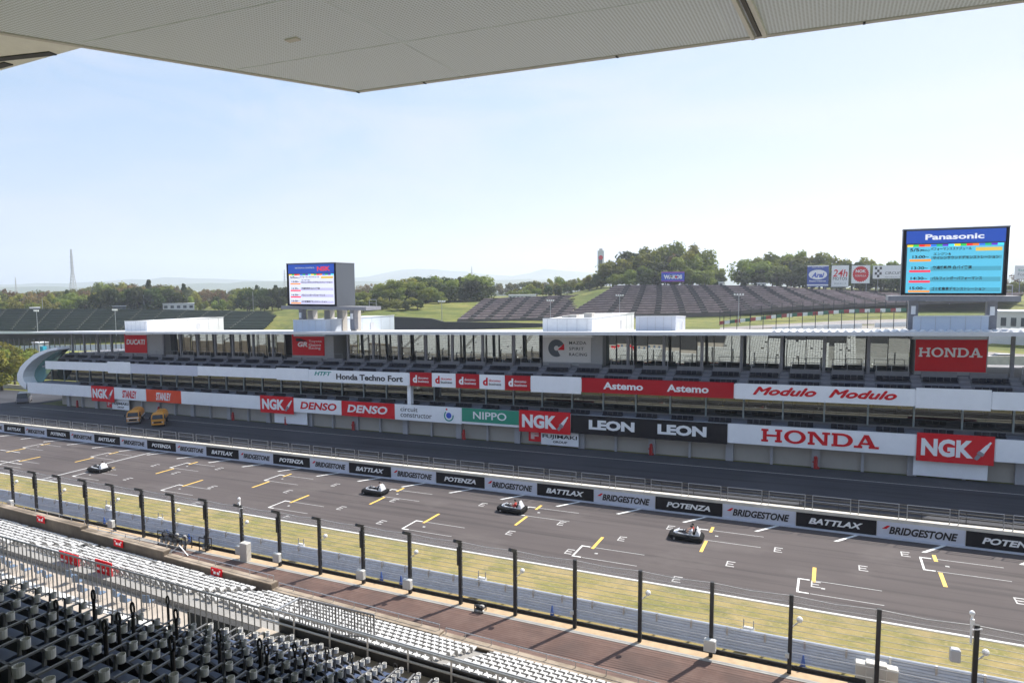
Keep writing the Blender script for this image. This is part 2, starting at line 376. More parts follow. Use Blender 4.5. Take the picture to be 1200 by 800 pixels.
KERBG = mat('kerb_concrete', (.33, .32, .30), .85, var=.15, scale=2)
xs = [-13000, -7000, -4000, -2200, -1400, -1000, -800] + [-660 + 12 * i for i in range(103)] + [640, 800, 1100, 1600, 2600, 4500, 8000, 13000]
ys = [-300, -100, -30, 30, 60, 96] + [100 + 6 * i for i in range(64)] + [495, 520, 550, 590, 640, 720, 850, 1100, 1500, 2200, 3200, 5000, 8000, 13000]
g = MB(); g.v = [(x, y, height(x, y) - .03) for y in ys for x in xs]; nx = len(xs)
g.f = [(j * nx + i, j * nx + i + 1, (j + 1) * nx + i + 1, (j + 1) * nx + i) for j in range(len(ys) - 1) for i in range(nx - 1)]
structure(g.build('ground', GRASS, smooth=True))

def sheet(name, m, x0, x1, y0, y1, dz, sh=True):
    return structure(MB().strip(x0, x1, y0, y1, dz).build(name, m, shear=sh))
sheet('track', ASPH, -290, 90, 43.95, 59.15, .0)
sheet('grass_verge', GRASSV, -290, 90, 37.1, 43.95, .002)
sheet('walkway', PAVER, -290, 90, 31.0, 35.55, .03)
sheet('gravel_strip', TAN, -290, 90, 35.85, 36.45, .03)
sheet('service_strip', mat('asphalt_dark', (.05, .048, .047), .9, var=.2, scale=2), -290, 90, 36.45, 37.1, .004)
structure(MB().box(-290, 90, 35.55, 35.85, 0, .05).build('gutter_kerb', KERBG, shear=True))
sheet('pit_lane', ASPHP, -290, 90, 59.9, 76.2, .0)
sheet('pit_exit_road', ASPHP, -290, -150, 76.2, 91, .0)
sheet('garage_apron', two_tone('apron_concrete', (.05, .05, .056), (.064, .064, .07), .5, rough=.85), -150, 90, 76.2, 79.7, .004)
for n_, y_ in (('apron_line', 76.0), ('pit_lane_line', 63.2)):
    sheet(n_, LINEG, -150, 90, y_, y_ + .14, .008)
sheet('track_edge_line', LINEW, -290, 90, 44.0, 44.2, .006)

# painted grid boxes: each box is one marking on the track
def paint(name, rects, m, quads=()):
    b = MB()
    for x0, x1, y0, y1 in rects: b.quad((x0, y0, .008), (x1, y0, .008), (x1, y1, .008), (x0, y1, .008))
    for q in quads: b.quad(*[(x, y, .008) for x, y in q])
    o = b.build(name, m, shear=True); return structure(o)
def grid_box(x, y, w, far):
    paint('grid_slot_bracket', [(x - .14, x + .0, y, y + w), (x + .0, x + .62, y, y + .14), (x + .0, x + .62, y + w - .14, y + w)], LINEW)
    paint('grid_slot_side_line', [(x + .7, x + 5.0, y + .02, y + .09), (x + .7, x + 5.0, y + w - .09, y + w - .02)], LINEG)
    if far: paint('grid_centre_line', [(x + .75, x + 1.0, y - 2.55, y - .1), (x + .75, x + 1.0, y + w - .55, y + w + .75)], LINEY)
    else: paint('grid_centre_line', [(x + .75, x + 1.0, y + w - .35, y + w + 2.3)], LINEY)
    paint('grid_number_dot', [(x + 1.35, x + 1.6, y + w / 2 - .1, y + w / 2 + .12)], LINEG)
for i in range(9):
    grid_box(-1.40 - 16 * i, 46.4, 2.33, False); grid_box(6.58 - 16 * i, 53.46, 2.51, True)
EPX = [(912, 644), (1011.6, 665.6), (956, 684.5), (1061, 649), (1196, 704), (658, 613), (667.5, 646), (729, 631), (786, 618), (793.5, 678.5), (856, 660.5),
       (337.5, 575.6), (393, 568), (337.5, 605), (400, 595), (447, 611.6), (462, 586), (566, 591), (598, 624), (249, 570.5), (150, 561), (182, 545), (206, 554), (257, 549), (130, 551), (228, 590), (60, 562)]
for u, v in EPX:
    x, y = on_ground(u, v)
    paint('grid_letter_mark', [(x - .3, x - .21, y - .48, y + .48), (x - .21, x + .3, y - .48, y - .36), (x - .21, x + .2, y - .06, y + .06), (x - .21, x + .3, y + .36, y + .48)], mat('line_worn', (.45, .44, .43), .75, var=.3, scale=5))
for k in range(26):
    x = -129.5 + 5.98 * k
    paint('pit_wall_mark', [], LINEW, [((x - 1.35, 57.0), (x - 1.05, 57.0), (x + .5, 59.05), (x + .2, 59.05))])
xa, ya = on_ground(75, 555)
paint('start_line', [(xa - .15, xa + .15, 44.3, 58.9)], LINEG)
xa, ya = on_ground(0, 515)
paint('timing_line', [(xa - 10.0, xa - 9.8, 50, 58.9)], LINER)
for v0 in ((0, 527, 40, 520), (0, 540, 30, 534)):
    x, y = on_ground(v0[0], v0[1]); 
    paint('grid_side_mark', [(x, x + 5, y, y + .1)], LINEW)

# ------------------------------------------------------------------ pit wall, its boards and railings
pw = thing('pit_wall', 'low cream concrete wall between race track and pit lane carrying advertising boards', 'wall', (0, 59.4, 0))
MB().box(-200, 80, 59.24, 59.75, 0, 1.62).build('wall', CREAM, pw, True, True)
MB().box(-200, 80, 59.76, 60.9, 0, .75).build('signalling_platform', DECK, pw, True, True)
MB().box(-200, 80, 59.05, 59.235, 0, .13).build('base_kerb', SILVERW, pw, True, True)
b = MB()
for x in range(-200, 80, 3): b.box(x, x + .05, 60.82, 60.87, .75, 2.3)
for z in (1.35, 1.7, 2.05, 2.3): b.box(-200, 80, 60.8, 60.88, z, z + .1)
b.build('rear_rail', DSTEEL, pw, True, True)
BX0, BL = -121.767, 5.9798
ordn = ['leftmost']
for k in range(-4, 26):
    x = BX0 + BL * k + BL / 2
    kind = 'b' if k % 2 else ('t' if k % 4 == 0 else 'p')
    txt_, fg, bgm = {'b': ('BRIDGESTONE', INK, SILVERW), 't': ('BATTLAX', INKW, BLACK), 'p': ('POTENZA', INKW, BLACK)}[kind]
    lab = {'b': 'silver grey pit wall board reading BRIDGESTONE in black', 't': 'black pit wall board reading BATTLAX in silver white', 'p': 'black pit wall board reading POTENZA in silver white'}[kind]
    t = thing('advertising_board', lab, 'advertising board', at_ground(x, 59.2), 0, 'trackside boards reading ' + txt_)
    MB().box(-BL / 2 + .02, BL / 2 - .02, -.015, .03, .14, 1.34).build('panel', bgm, t, False, True)
    if kind == 'b':
        letter('BRIDGESTONE', .18, .72, 4.6, .62, fg, t, -.03, bold=.034, shear=.25)
        lb = MB(); lb.prism([(-2.62, -.035, .78), (-2.25, -.035, 1.06), (-2.05, -.035, 1.06), (-2.3, -.035, .78)], (0, .02, 0)); lb.build('emblem', INKR, t, False, True)
    elif kind == 't': letter('BATTLAX', 0, .74, 4.0, .5, fg, t, -.03, bold=.035, shear=.3)
    else: letter('POTENZA', 0, .74, 3.9, .5, fg, t, -.03, bold=.035, shear=.25)
rl = tag(MB().tube([(-1.42, 0, .0), (-1.42, 0, 1.2), (1.42, 0, 1.2), (1.42, 0, 0)], .036).tube([(-1.42, 0, .72), (1.42, 0, .72)], .03).build('railing', mat('railing_steel', (.30, .31, .33), .4, .6), None, False, True),
         'tubular steel railing frame standing on the cream pit wall', 'railing', 'steel railing frames along the pit wall')
rl.location = at_ground(-150, 59.5, 1.6)
for k in range(1, 58):
    c = rl.copy(); COL.objects.link(c); c.location = at_ground(-150 + 3.42 * k, 59.5, 1.6)

# ------------------------------------------------------------------ pit building
YB = 78.8
PB = thing('pit_building', 'long white and grey pit building with garages, balconies and a thin white roof', 'building', (-60, YB, SLOPE * -60))
XL, XR = -141., 62.
def part(b, name, m, shear=True): return b.build(name, m, PB, True, shear)
# floors and walls
part(MB().box(XL - 3, XR, 81.0, 97, 0, 2.9), 'garage_core', SHUT)
part(MB().box(-147, XR, 79.0, 97, 2.9, 4.0), 'first_floor_slab', DECK)
part(MB().box(-148.5, XR, 78.8, 79.0, 2.43, 4.62), 'lower_fascia', WHITE)
b = MB()
for y0, z0 in ((79.1, 4.0), (80.0, 4.12), (80.9, 4.2), (81.8, 4.28)): b.box(-152, XR, y0, 83.4, z0, z0 + .2)
part(b, 'balcony_deck', DECKB)
# balcony bench rows
def rowseat(x0, x1, y, z, m=SEATD):
    q = MB(); n = max(1, int((x1 - x0) / .55)); w = (x1 - x0) / n
    for i in range(n):
        a = x0 + i * w + .03; q.box(a, a + w - .06, y, y + .4, z, z + .08); q.box(a, a + w - .06, y + .38, y + .46, z + .06, z + .46)
    return q
for k in range(-30, 15):
    x = -22.6 + 4.436 * k
    if x < XL + 2: continue
    part(rowseat(x + .7, x + 3.4, 80.5, 4.42), 'seat_row', SEATD)
# second floor glazing (set back) with mullions
G2 = glass('tinted_glass', (.3, .33, .32), .13, (.8, .85, .8), .02, base=(.006, .008, .009))
part(MB().box(-157, XR, 83.4, 83.5, 4.6, 9.1), 'second_floor_glass', G2)
b = MB()
for k in range(-30, 20): b.box(-22.6 + 4.436 * k - .09, -22.6 + 4.436 * k + .09, 83.2, 83.38, 4.5, 8.6)
part(b, 'glass_mullions', mat('pale_mullion', (.36, .42, .43), .4))
part(MB().box(-145, XR, 78.9, 83.6, 7.72, 7.9), 'upper_soffit', mat('soffit', (.55, .54, .5), .7))
part(MB().box(-145.2, XR, 78.8, 79.0, 7.655, 9.28), 'upper_fascia', WHITE)
# pillars between floors where sections meet
for u, v in ((481, 455),):
    x = X_at(u, v, 79.6); part(MB().box(x - .3, x + .3, 79.2, 79.9, 4.6, 7.7), 'pillar', WHITE)
# upper deck: stepped seating blocks with stairs between
b = MB(); NS = 6
for i in range(NS):
    y0 = 79.1 + .9 * i; z1 = 8.1 + .36 * i
    b.box(-146.5 - .35 * i, XR, y0, 85.4, 7.9 if i == 0 else z1 - .36, z1)
part(b, 'upper_terrace', DECK)
part(MB().box(-149, XR, 84.6, 96.5, 9.7, 10.2), 'top_floor', DECK)
WALLG = mat('terrace_wall_grey', (.23, .225, .235), .75, var=.1, scale=1)
for k in range(-28, 19):
    x = -22.6 + 4.436 * k + .6
    part(MB().box(x, x + 3.3, 84.2, 84.4, 9.8, 10.56), 'terrace_back_wall', WALLG)
    for i in (2, 4):
        y0 = 79.1 + .9 * i; z1 = 8.1 + .36 * i
        part(rowseat(x + .05, x + 3.25, y0 + .2, z1 + .14), 'seat_row', SEATD)
    s = MB()
    for i in range(12): s.box(x - 1.05, x - .1, 79.3 + .45 * i, 79.3 + .45 * i + .46, 8.1 + .18 * i - .2, 8.17 + .18 * i)
    part(s, 'stair', mat('stair_grey', (.25, .25, .275), .8, var=.08, scale=2))
    if any(X_at(a_, 410, 84.4) - 3 < x < X_at(c_, 410, 84.4) for a_, c_ in ((146, 172), (342, 380), (636, 692), (1072, 1157))): continue
    part(MB().tube([(x + .1, 84.3, 10.5), (x + .1, 84.3, 11.3), (x + 3.2, 84.3, 11.3), (x + 3.2, 84.3, 10.5)], .035, 5).tube([(x + 1.6, 84.3, 10.5), (x + 1.6, 84.3, 11.3)], .03, 5), 'terrace_railing', STEEL)
# columns under the roof
for k in range(-25, 19):
    x = -22.612 + 4.436 * k
    part(MB().box(x - .16, x + .16, 79.0, 79.3, 9.2, 9.2), 'x', GSTEEL) if False else None
COLX = [X_at(u, 410, 84.6) for u in (85, 99, 115, 131, 192, 212, 232, 252.5, 273, 297, 320, 408, 437.5, 467.5, 499, 530, 565.5, 602, 736, 778, 822.5, 869, 916, 966, 1018, 1187, 1250, 1318)]
for x in COLX: part(MB().box(x - .17, x + .17, 84.5, 84.85, 10.2, 14.6), 'roof_column', GSTEEL)
# top floor glazing: runs between cores
GM = glass('mirror_glass', (.55, .62, .6), .5, (.66, .72, .70), .008, base=(.010, .012, .012))
GC = glass('clear_glass', (.62, .68, .66), .22, (.9, .95, .95), .01)
def glazing(u0, u1, m, back=True, tilt=.0):
    x0, x1 = X_at(u0, 410, 86.5), X_at(u1, 410, 86.5); n = max(2, round((x1 - x0) / 2.2)); w = (x1 - x0) / n
    for i in range(n):
        a = x0 + i * w; jit = tilt + rnd.uniform(-.012, .012); q = MB()
        q.loft([[(a + .04, 86.5, 10.2), (a + w - .04, 86.5, 10.2), (a + w - .04, 86.56, 10.2), (a + .04, 86.56, 10.2)],
                [(a + .04, 86.5 - jit * 3.5, 14.65), (a + w - .04, 86.5 - jit * 3.5, 14.65), (a + w - .04, 86.56 - jit * 3.5, 14.65), (a + .04, 86.56 - jit * 3.5, 14.65)]])
        part(q, 'window', m)
    q = MB()
    for i in range(n + 1): q.box(x0 + i * w - .035, x0 + i * w + .035, 86.2, 86.3, 10.2, 14.65)
    part(q, 'window_frame', DSTEEL)
    if back: part(MB().box(x0, x1, 92, 92.2, 10.2, 14.65), 'inner_wall', mat('inner_wall_dark', (.05, .05, .05), .7))
glazing(198, 335, GM, True, .03); glazing(408, 633, GM, True, .036); glazing(705, 1066, GM, True, .036)
# roof
q = MB()
xt = X_at(28, 387, 80)
q.loft([[(xt, 80.5, 15.1), (xt, 84, 15.05), (xt, 84, 15.0), (xt, 80.5, 15.05)],
        [(xt + 16, 78.6, 15.32), (xt + 16, 97, 14.5), (xt + 16, 97, 14.25), (xt + 16, 78.6, 14.9)],
        [(XR, 78.6, 15.32), (XR, 97, 14.5), (XR, 97, 14.25), (XR, 78.6, 14.9)]])
part(q, 'roof', ROOFW)
q = MB(); x = X_at(905, 386, 79.5)
while x < XR: q.prism([(x, 79.2, 15.3), (x + .45, 79.2, 15.3), (x + .22, 79.2, 15.52)], (0, 12, -.55)); x += .8
part(q, 'roof_ribs', ROOFW)
# rooftop plant rooms
def plant(u0, u1, vt, Y0, Y1, m=WHITE2, vt2=None):
    x0, zt = xz(u0, vt, Y0); x1, zt2 = xz(u1, vt2 or vt, Y0)
    q = MB(); q.loft([[(x0, Y0, 14.6), (x1, Y0, 14.6), (x1, Y1, 14.6), (x0, Y1, 14.6)], [(x0, Y0, zt), (x1, Y0, zt2), (x1, Y1, zt2), (x0, Y1, zt)]], True)
    part(q, 'plant_room', m)
    r = MB(); r.box(x0 - .1, x1 + .1, Y0 - .08, Y0 + .04, max(zt, zt2) - .02, max(zt, zt2) + .08); part(r, 'plant_coping', ROOFW); return x0, x1
def plant_box(u0, u1, u2, vt, Y0, m=WHITE2, vt2=None):
    """front face from u0 to u1 at Y0; the side wall runs back until it reaches u2"""
    x0, zt = xz(u0, vt, Y0); x1 = X_at(u1, vt, Y0); r = ray(u2, 380); Y1 = x1 / r[0] * r[1]; z2 = xz(u2, vt2 or vt, Y1)[1]
    q = MB(); q.loft([[(x0, Y0, 14.3), (x1, Y0, 14.3), (x1, Y1, 14.0), (x0, Y1, 14.0)], [(x0, Y0, zt), (x1, Y0, zt), (x1, Y1, z2), (x0, Y1, z2)]])
    part(q, 'plant_room', m); q = MB(); n = 5
    for i in range(n): xx = x0 + (x1 - x0) * (i + .5) / n; q.box(xx - .02, xx + .02, Y0 - .02, Y0 - .004, 14.5, zt - .05)
    for i in range(7): yy = Y0 + (Y1 - Y0) * (i + .5) / 7; q.box(x1 + .004, x1 + .02, yy - .025, yy + .025, 14.4, min(zt, z2) - .1)
    part(q, 'panel_seam', mat('seam_grey', (.42, .42, .43), .6))
    q = MB(); q.beam((x0, Y0, zt + .03), (x1, Y0, zt + .03), .16, .1); q.beam((x1, Y0, zt + .03), (x1, Y1, z2 + .03), .16, .1); part(q, 'plant_coping', ROOFW)
    q = MB(); yy = Y0 + (Y1 - Y0) * .62; q.box(x1 + .02, x1 + .06, yy, yy + 1.0, 14.5, 16.0); part(q, 'plant_door', mat('door_grey', (.5, .5, .51), .6))
PGREY = mat('plant_blue_grey', (.52, .57, .64), .5)
plant_box(146, 172, 262, 376.5, 84, WHITE2, 371.5); plant_box(343.5, 381, 462, 375, 82.5, PGREY, 369.5)
plant_box(636, 694, 743, 373.5, 83, WHITE2, 366.5); plant_box(745, 792, 803, 371, 86, mat('plant_grey', (.55, .57, .62), .5), 371)
plant_box(1071, 1159, 1150, 371, 82.2, PGREY, 371)
for u, v in ((400, 366), (385, 366), (365, 366), (416, 365), (672, 372), (690, 370), (664, 373)):
    x, z = xz(u, v, 87); part(MB().box(x - .6, x + .6, 86.6, 87.8, 14.6, z + .4), 'rooftop_unit', mat('unit_beige', (.45, .42, .38), .7))
# cores that carry the big upper signs
for u0, u1 in ((146, 192), (342, 391), (636, 706), (1072, 1158)):
    x0, x1 = X_at(u0, 410, 84.9), X_at(u1, 410, 84.9)
    part(MB().box(x0 + .02, x1, 84.9, 90, 10.2, 14.55), 'stair_core', mat('core_grey', (.36, .36, .36), .7, var=.05))
# left end: curved white fin with teal glass
def fin():
    o = [(30, 456), (23.5, 451), (20, 445), (20, 438.5), (23.5, 430), (30, 423), (40, 415), (52, 410), (66, 407)]
    i = [(31, 450), (28, 446), (26.5, 442), (27.5, 436), (31, 430), (37, 423.5), (46, 417), (56, 412), (68, 409.5)]
    def p(uv): x, z = xz(uv[0], uv[1], YB - .05); return (x, z)
    q = MB(); rings = [[(p(a)[0], YB - .05, p(a)[1]), (p(c)[0], YB - .05, p(c)[1]), (p(c)[0], 81.2, p(c)[1]), (p(a)[0], 81.2, p(a)[1])] for a, c in zip(o, i)]
    q.loft(rings); part(q, 'end_fin', WHITE)
    pts = [p(c) for c in i]; q = MB(); q.prism([(x, 81.0, z) for x, z in pts] + [(pts[-1][0] - 1.5, 81.0, pts[-1][1] - .1), (pts[0][0] + 1.5, 81.0, pts[0][1])], (0, .1, 0)); part(q, 'end_glass', glass('teal_glass', (.3, .6, .58), .3, (.6, .9, .88), .05, base=(.05, .16, .16)))
fin()
# garage doors and pilasters
PILM = mat('pilaster', (.36, .36, .38), .6, var=.05)
DOORS = []
xw = X_at(764, 520, 79.9); dxp = (X_at(956, 535, 79.9) - xw) / 4
nb = 0
for k in range(-28, 16):
    x = xw + dxp * k
    if x < XL - 1 or x > XR - 5: continue
    wide = (k % 2 == 0); w = .42 if wide else .14
    part(MB().box(x - w, x + w, 79.75, 81.0, 0, 2.88), 'pilaster', PILM)
    x1 = x + dxp; wn = .14 if wide else .42
    part(MB().box(x + w, x1 - wn, 80.2, 80.3, 0, 2.88), 'garage_door', SHUT)
    if wide and (k // 2) % 2 == 0 or k in (-2,):
        pass
# hydrants standing at pilasters
HY = thing('hydrant_cabinet', 'slim red fire hydrant post standing by a garage pilaster', 'hydrant', at_ground(xw, 79.45), 0, 'red hydrants along the garages')
RH = mat('hydrant_red', (.36, .012, .012), .5)
MB().bevel_box(-.2, .2, -.16, .16, 0, 1.05, .03).build('body', RH, HY); MB().lathe([(.16, 1.05), (.2, 1.12), (.2, 1.3), (.1, 1.42), (.01, 1.45)], n=10).build('cap', RH, HY)
MB().cyl((-.2, 0, .75), (-.36, 0, .75), .07).build('outlet', RH, HY); MB().ball((.26, -.14, .16), .15, 8, 6).build('hose_reel', RH, HY)
for u, v in ((956, 540), (543.5, 511), (414, 500), (273, 488), (186, 481), (90.5, 473), (335, 494)):
    copy_thing(HY, at_ground(X_at(u, v, 79.45), 79.45))
# ------------------------------------------------------------------ sign boards hung on the building
def sign(label, u0, u1, v, z0, z1, m, Y=78.74, cat='sign', group=None, dep=.05):
    x0, x1 = X_at(u0, v, Y), X_at(u1, v, Y); xc = (x0 + x1) / 2
    t = thing('sign_board', label, cat, at_ground(xc, Y), 0, group)
    MB().box(x0 - xc + .01, x1 - xc - .01, -.0, dep, z0, z1).build('panel', m, t, False, True)
    t['_c'] = xc; t['_v'] = v; t['_Y'] = Y
    return t
def word(t, s, u0, u1, z0, z1, m, **k):
    v, Y, xc = t['_v'], t['_Y'], t['_c']; a, b = X_at(u0, v, Y) - xc, X_at(u1, v, Y) - xc
    return letter(s, (a + b) / 2, (z0 + z1) / 2 + SLOPE * (a + b) / 2, b - a, z1 - z0, m, t, -.015, **k)
def spark_plug(t, u0, u1, z0, z1):
    v, Y, xc = t['_v'], t['_Y'], t['_c']; a, b = X_at(u0, v, Y) - xc, X_at(u1, v, Y) - xc
    p0 = Vector((a, -.06, z0)); p1 = Vector((b, -.06, z1)); d = (p1 - p0); n = Vector((-d.z, 0, d.x)).normalized(); L_ = d.length
    q = MB(); q2 = MB()
    def seg(bm, f0, f1, w0, w1, y=-.05):
        A, B = p0 + d * f0, p0 + d * f1; A.y = B.y = y
        bm.prism([tuple(A - n * w0), tuple(B - n * w1), tuple(B + n * w1), tuple(A + n * w0)], (0, .03, 0))
    seg(q, .42, .8, .1 * L_, .07 * L_); seg(q, .8, 1, .05 * L_, .04 * L_); seg(q2, .26, .42, .13 * L_, .13 * L_, -.056); seg(q2, 0, .24, .075 * L_, .085 * L_, -.056)
    q.build('emblem', INKW, t, False, True); q2.build('emblem', INKGREY, t, False, True)
def ngk(u0, u1, v, z0, z1, label, big=True):
    t = sign(label, u0, u1, v, z0, z1, RED, 78.70); w = u1 - u0; h = z1 - z0
    word(t, 'NGK', u0 + .06 * w, u0 + .73 * w, z0 + .2 * h, z0 + .82 * h, INKW, bold=.045)
    spark_plug(t, u0 + .76 * w, u0 + .95 * w, z0 + .18 * h, z0 + .8 * h); return t
ZL0, ZL1 = 2.43, 4.64
ngk(107, 133.5, 460, 1.75, 4.75, 'red NGK sign at the far left of the garage fronts beside the first white banner')
t = sign('white banner with red STANLEY script on the lower balcony front', 133.8, 171, 462, 2.4, 4.66, WHITE); word(t, 'STANLEY', 143.5, 160, 2.75, 4.2, INKR, bold=.03, shear=.12)
t = sign('orange red banner with white STANLEY script on the lower balcony front', 171.3, 212.3, 465, 2.4, 4.68, ORANGE); word(t, 'STANLEY', 183, 200.5, 2.75, 4.2, INKW, bold=.03, shear=.12)
ngk(305, 344, 477, 1.95, 4.78, 'red NGK sign next to the white banner with red DENSO lettering')
t = sign('white banner with red DENSO lettering', 344.4, 400, 480, 2.4, 4.66, WHITE); word(t, 'DENSO', 352, 394.5, 2.95, 4.15, INKR, bold=.03, shear=.18)
t = sign('red banner with white DENSO lettering', 400.3, 462.5, 483, 2.35, 4.66, RED); word(t, 'DENSO', 407, 454, 2.95, 4.15, INKW, bold=.03, shear=.18)
t = sign('white banner reading circuit constructor with a round blue emblem', 462.8, 541, 488, 2.35, 4.66, WHITE)
word(t, 'circuit', 469.5, 489.5, 3.65, 4.25, INK); word(t, 'constructor', 469.5, 506, 2.8, 3.4, INK)
xb = X_at(526, 488, 78.74) - t['_c']
q = MB(); q.lathe([(.42, 0), (.42, .03)], n=20); q.v = [(x + xb, -.01 - z, y + 3.45 + SLOPE * xb) for x, y, z in q.v]; q.build('emblem', INKB, t)
q = MB()
for i in range(16):
    a0, a1 = R(130 + 15 * i), R(145 + 15 * i)
    q.prism([(xb + .62 * math.cos(a0), -.03, 3.4 + .62 * math.sin(a0)), (xb + .62 * math.cos(a1), -.03, 3.4 + .62 * math.sin(a1)), (xb + .8 * math.cos(a1), -.03, 3.4 + .8 * math.sin(a1)), (xb + .8 * math.cos(a0), -.03, 3.4 + .8 * math.sin(a0))], (0, .02, 0))
q.build('emblem', INKG, t, False, True)
q = MB(); q.lathe([(.14, 0), (.14, .03)], n=12); q.v = [(x + xb - .35, -.01 - z, y + 4.3 + SLOPE * xb) for x, y, z in q.v]; q.build('emblem', INKR, t)
t = sign('green banner with white NIPPO lettering', 541.3, 608, 493, 2.75, 4.64, GREEN); word(t, 'NIPPO', 554.5, 593.5, 3.2, 4.25, INKW, bold=.012)
ngk(608.2, 668.5, 496, 1.95, 4.85, 'red NGK sign between the green NIPPO and black LEON banners')
t = sign('long black banner with LEON written twice in white', 668.8, 852.6, 503, 2.2, 4.62, BLACK)
word(t, 'LEON', 690, 743.5, 2.85, 4.1, INKW, bold=.05); word(t, 'LEON', 770.5, 828, 2.85, 4.1, INKW, bold=.05)
t = sign('long white banner with big red HONDA lettering on the lower balcony front', 853.5, 1073, 515, 2.4, 4.68, WHITE)
def honda(t, u0, u1, z0, z1, m):
    v, Y, xc = t['_v'], t['_Y'], t['_c']; a, b = X_at(u0, v, Y) - xc, X_at(u1, v, Y) - xc
    o = slab_letters('HONDA', b - a, z1 - z0).build('lettering', m, t); o.location = ((a + b) / 2, -.02, (z0 + z1) / 2 + SLOPE * (a + b) / 2)
honda(t, 892, 1029.5, 2.85, 4.3, INKR)
ngk(1074, 1166, 520, 1.95, 4.9, 'large red NGK sign at the right end beside the HONDA banner')
t = sign('plain white banner at the right end of the lower balcony front', 1167, 1400, 525, 2.4, 4.68, WHITE)
t = sign('long plain white banner right of the orange red one on the lower balcony front', 212.6, 304.7, 473, 2.4, 4.66, WHITE)
t = sign('plain white banner at the left end of the lower balcony front', 32, 106.7, 452, 2.4, 4.66, WHITE)
# upper balcony row
U0, U1 = 7.66, 9.3
t = sign('white banner reading Honda Techno Fort in black', 361.8, 478.8, 441, 7.45, 9.35, WHITE)
word(t, 'HTFT', 368.5, 388.5, 8.45, 9.1, INKG, bold=.03, shear=.3); word(t, 'Honda Techno Fort', 394, 472, 7.95, 8.85, INK, bold=.032)
for i, (u0, u1) in enumerate(((480.3, 506), (506.2, 533.8), (534, 561.6), (561.8, 591.4), (591.6, 621.5))):
    red = i % 2 == 0
    lab = ['red docomo business banner beside the white Honda Techno Fort one', 'white docomo business banner between the first two red ones', 'red docomo business banner in the middle of its row of five', 'white docomo business banner between the last two red ones', 'red docomo business banner at the right end of its row of five'][i]
    t = sign(lab, u0, u1, 448, 7.45, 9.45, DRED if red else WHITE); c1 = INKW if red else INKR; w = u1 - u0
    word(t, 'd', u0 + .14 * w, u0 + .33 * w, 7.95, 9.05, c1, bold=.04)
    word(t, 'docomo', u0 + .38 * w, u0 + .84 * w, 8.5, 8.85, c1, bold=.01); word(t, 'business', u0 + .38 * w, u0 + .86 * w, 8.0, 8.36, INKW if red else INK, bold=.01)
t = sign('plain white banner between the docomo business and Astemo banners', 622, 681, 452, 7.35, 9.5, WHITE)
t = sign('long dark red banner with Astemo written twice in white', 681.5, 860, 456, 7.6, 9.45, DRED)
word(t, 'Astemo', 707, 753.5, 8.1, 9.0, INKW, bold=.03); word(t, 'Astemo', 781.5, 830.5, 8.1, 9.0, INKW, bold=.03)
t = sign('long white banner with Modulo written twice in red italics', 861.3, 1072.5, 463, 7.6, 9.4, WHITE)
[setattr(word(t, 'Modulo', 882 + d_, 955 + d_, 8.2 + e_, 9.05 + e_, INKR, bold=0, shear=.4), 'delta_location', (0, -.004 * n_, 0)) for n_, (d_, e_) in enumerate(((0, 0), (.9, .02), (1.8, 0), (.9, -.05), (.9, .06)))]; [setattr(word(t, 'Modulo', 971 + d_, 1049.5 + d_, 8.2 + e_, 9.05 + e_, INKR, bold=0, shear=.4), 'delta_location', (0, -.004 * n_, 0)) for n_, (d_, e_) in enumerate(((0, 0), (.9, .02), (1.8, 0), (.9, -.05), (.9, .06)))]
t = sign('plain white banner on the upper balcony below the red HONDA wall', 1073, 1162, 468, 7.45, 9.55, WHITE)
t = sign('plain white banner at the right end of the upper balcony front', 1162.5, 1400, 470, 7.6, 9.4, WHITE)
t = sign('plain white banner below the red DUCATI wall', 126, 152.5, 428, 7.4, 9.6, WHITE)
t = sign('panel coloured grey for a shadowed recess on the upper balcony right of the DUCATI wall', 152.8, 231, 432, 7.5, 9.25, SILVERW)  # grey colour stands in for the shadow inside a recess
t = sign('plain white banner on the upper balcony left of Honda Techno Fort', 324, 361.5, 437, 7.5, 9.45, WHITE)
# big signs on the cores (terrace level)
t = sign('red wall sign reading DUCATI under the roof', 146, 172, 402, 10.7, 14.55, RED, 84.8); word(t, 'DUCATI', 148.3, 170, 12.35, 13.4, INKW, bold=.03, shear=.15)
t = sign('red wall sign reading GR Toyota Gazoo Racing under the roof', 342.3, 380, 405, 10.9, 14.6, RED, 84.8)
word(t, 'GR', 349, 360.5, 12.35, 13.2, INKW, bold=.04, shear=.2); word(t, 'Toyota', 362, 377, 13.05, 13.5, INKW); word(t, 'Gazoo', 362, 376, 12.5, 12.95, INKW); word(t, 'Racing', 362, 375.5, 11.85, 12.4, INKW)
xa = X_at(347, 405, 84.8) - t['_c']; xb_ = X_at(361, 405, 84.8) - t['_c']
MB().box(xa, xb_, -.012, .0, 12.2, 13.35).build('emblem', RED, t, False, True); MB().prism([(xa, -.02, 13.3), (xb_, -.02, 13.3), (xa + .9, -.02, 13.8), (xa, -.02, 13.8)], (0, .02, 0)).build('emblem', BLACK, t, False, True)
t = sign('light grey wall sign reading Mazda Spirit Racing with a round emblem', 636, 692.5, 410, 10.7, 14.55, mat('sign_light_grey', (.62, .6, .58), .5, var=.03, scale=1), 84.8)
for i, s_ in enumerate(('MAZDA', 'SPIRIT', 'RACING')): word(t, s_, 667, 667 + (20, 17, 21)[i], 13.2 - .8 * i, 13.62 - .8 * i, INK, spacing=1.15, bold=.012)
xc_ = X_at(652, 410, 84.8) - t['_c']; q = MB()
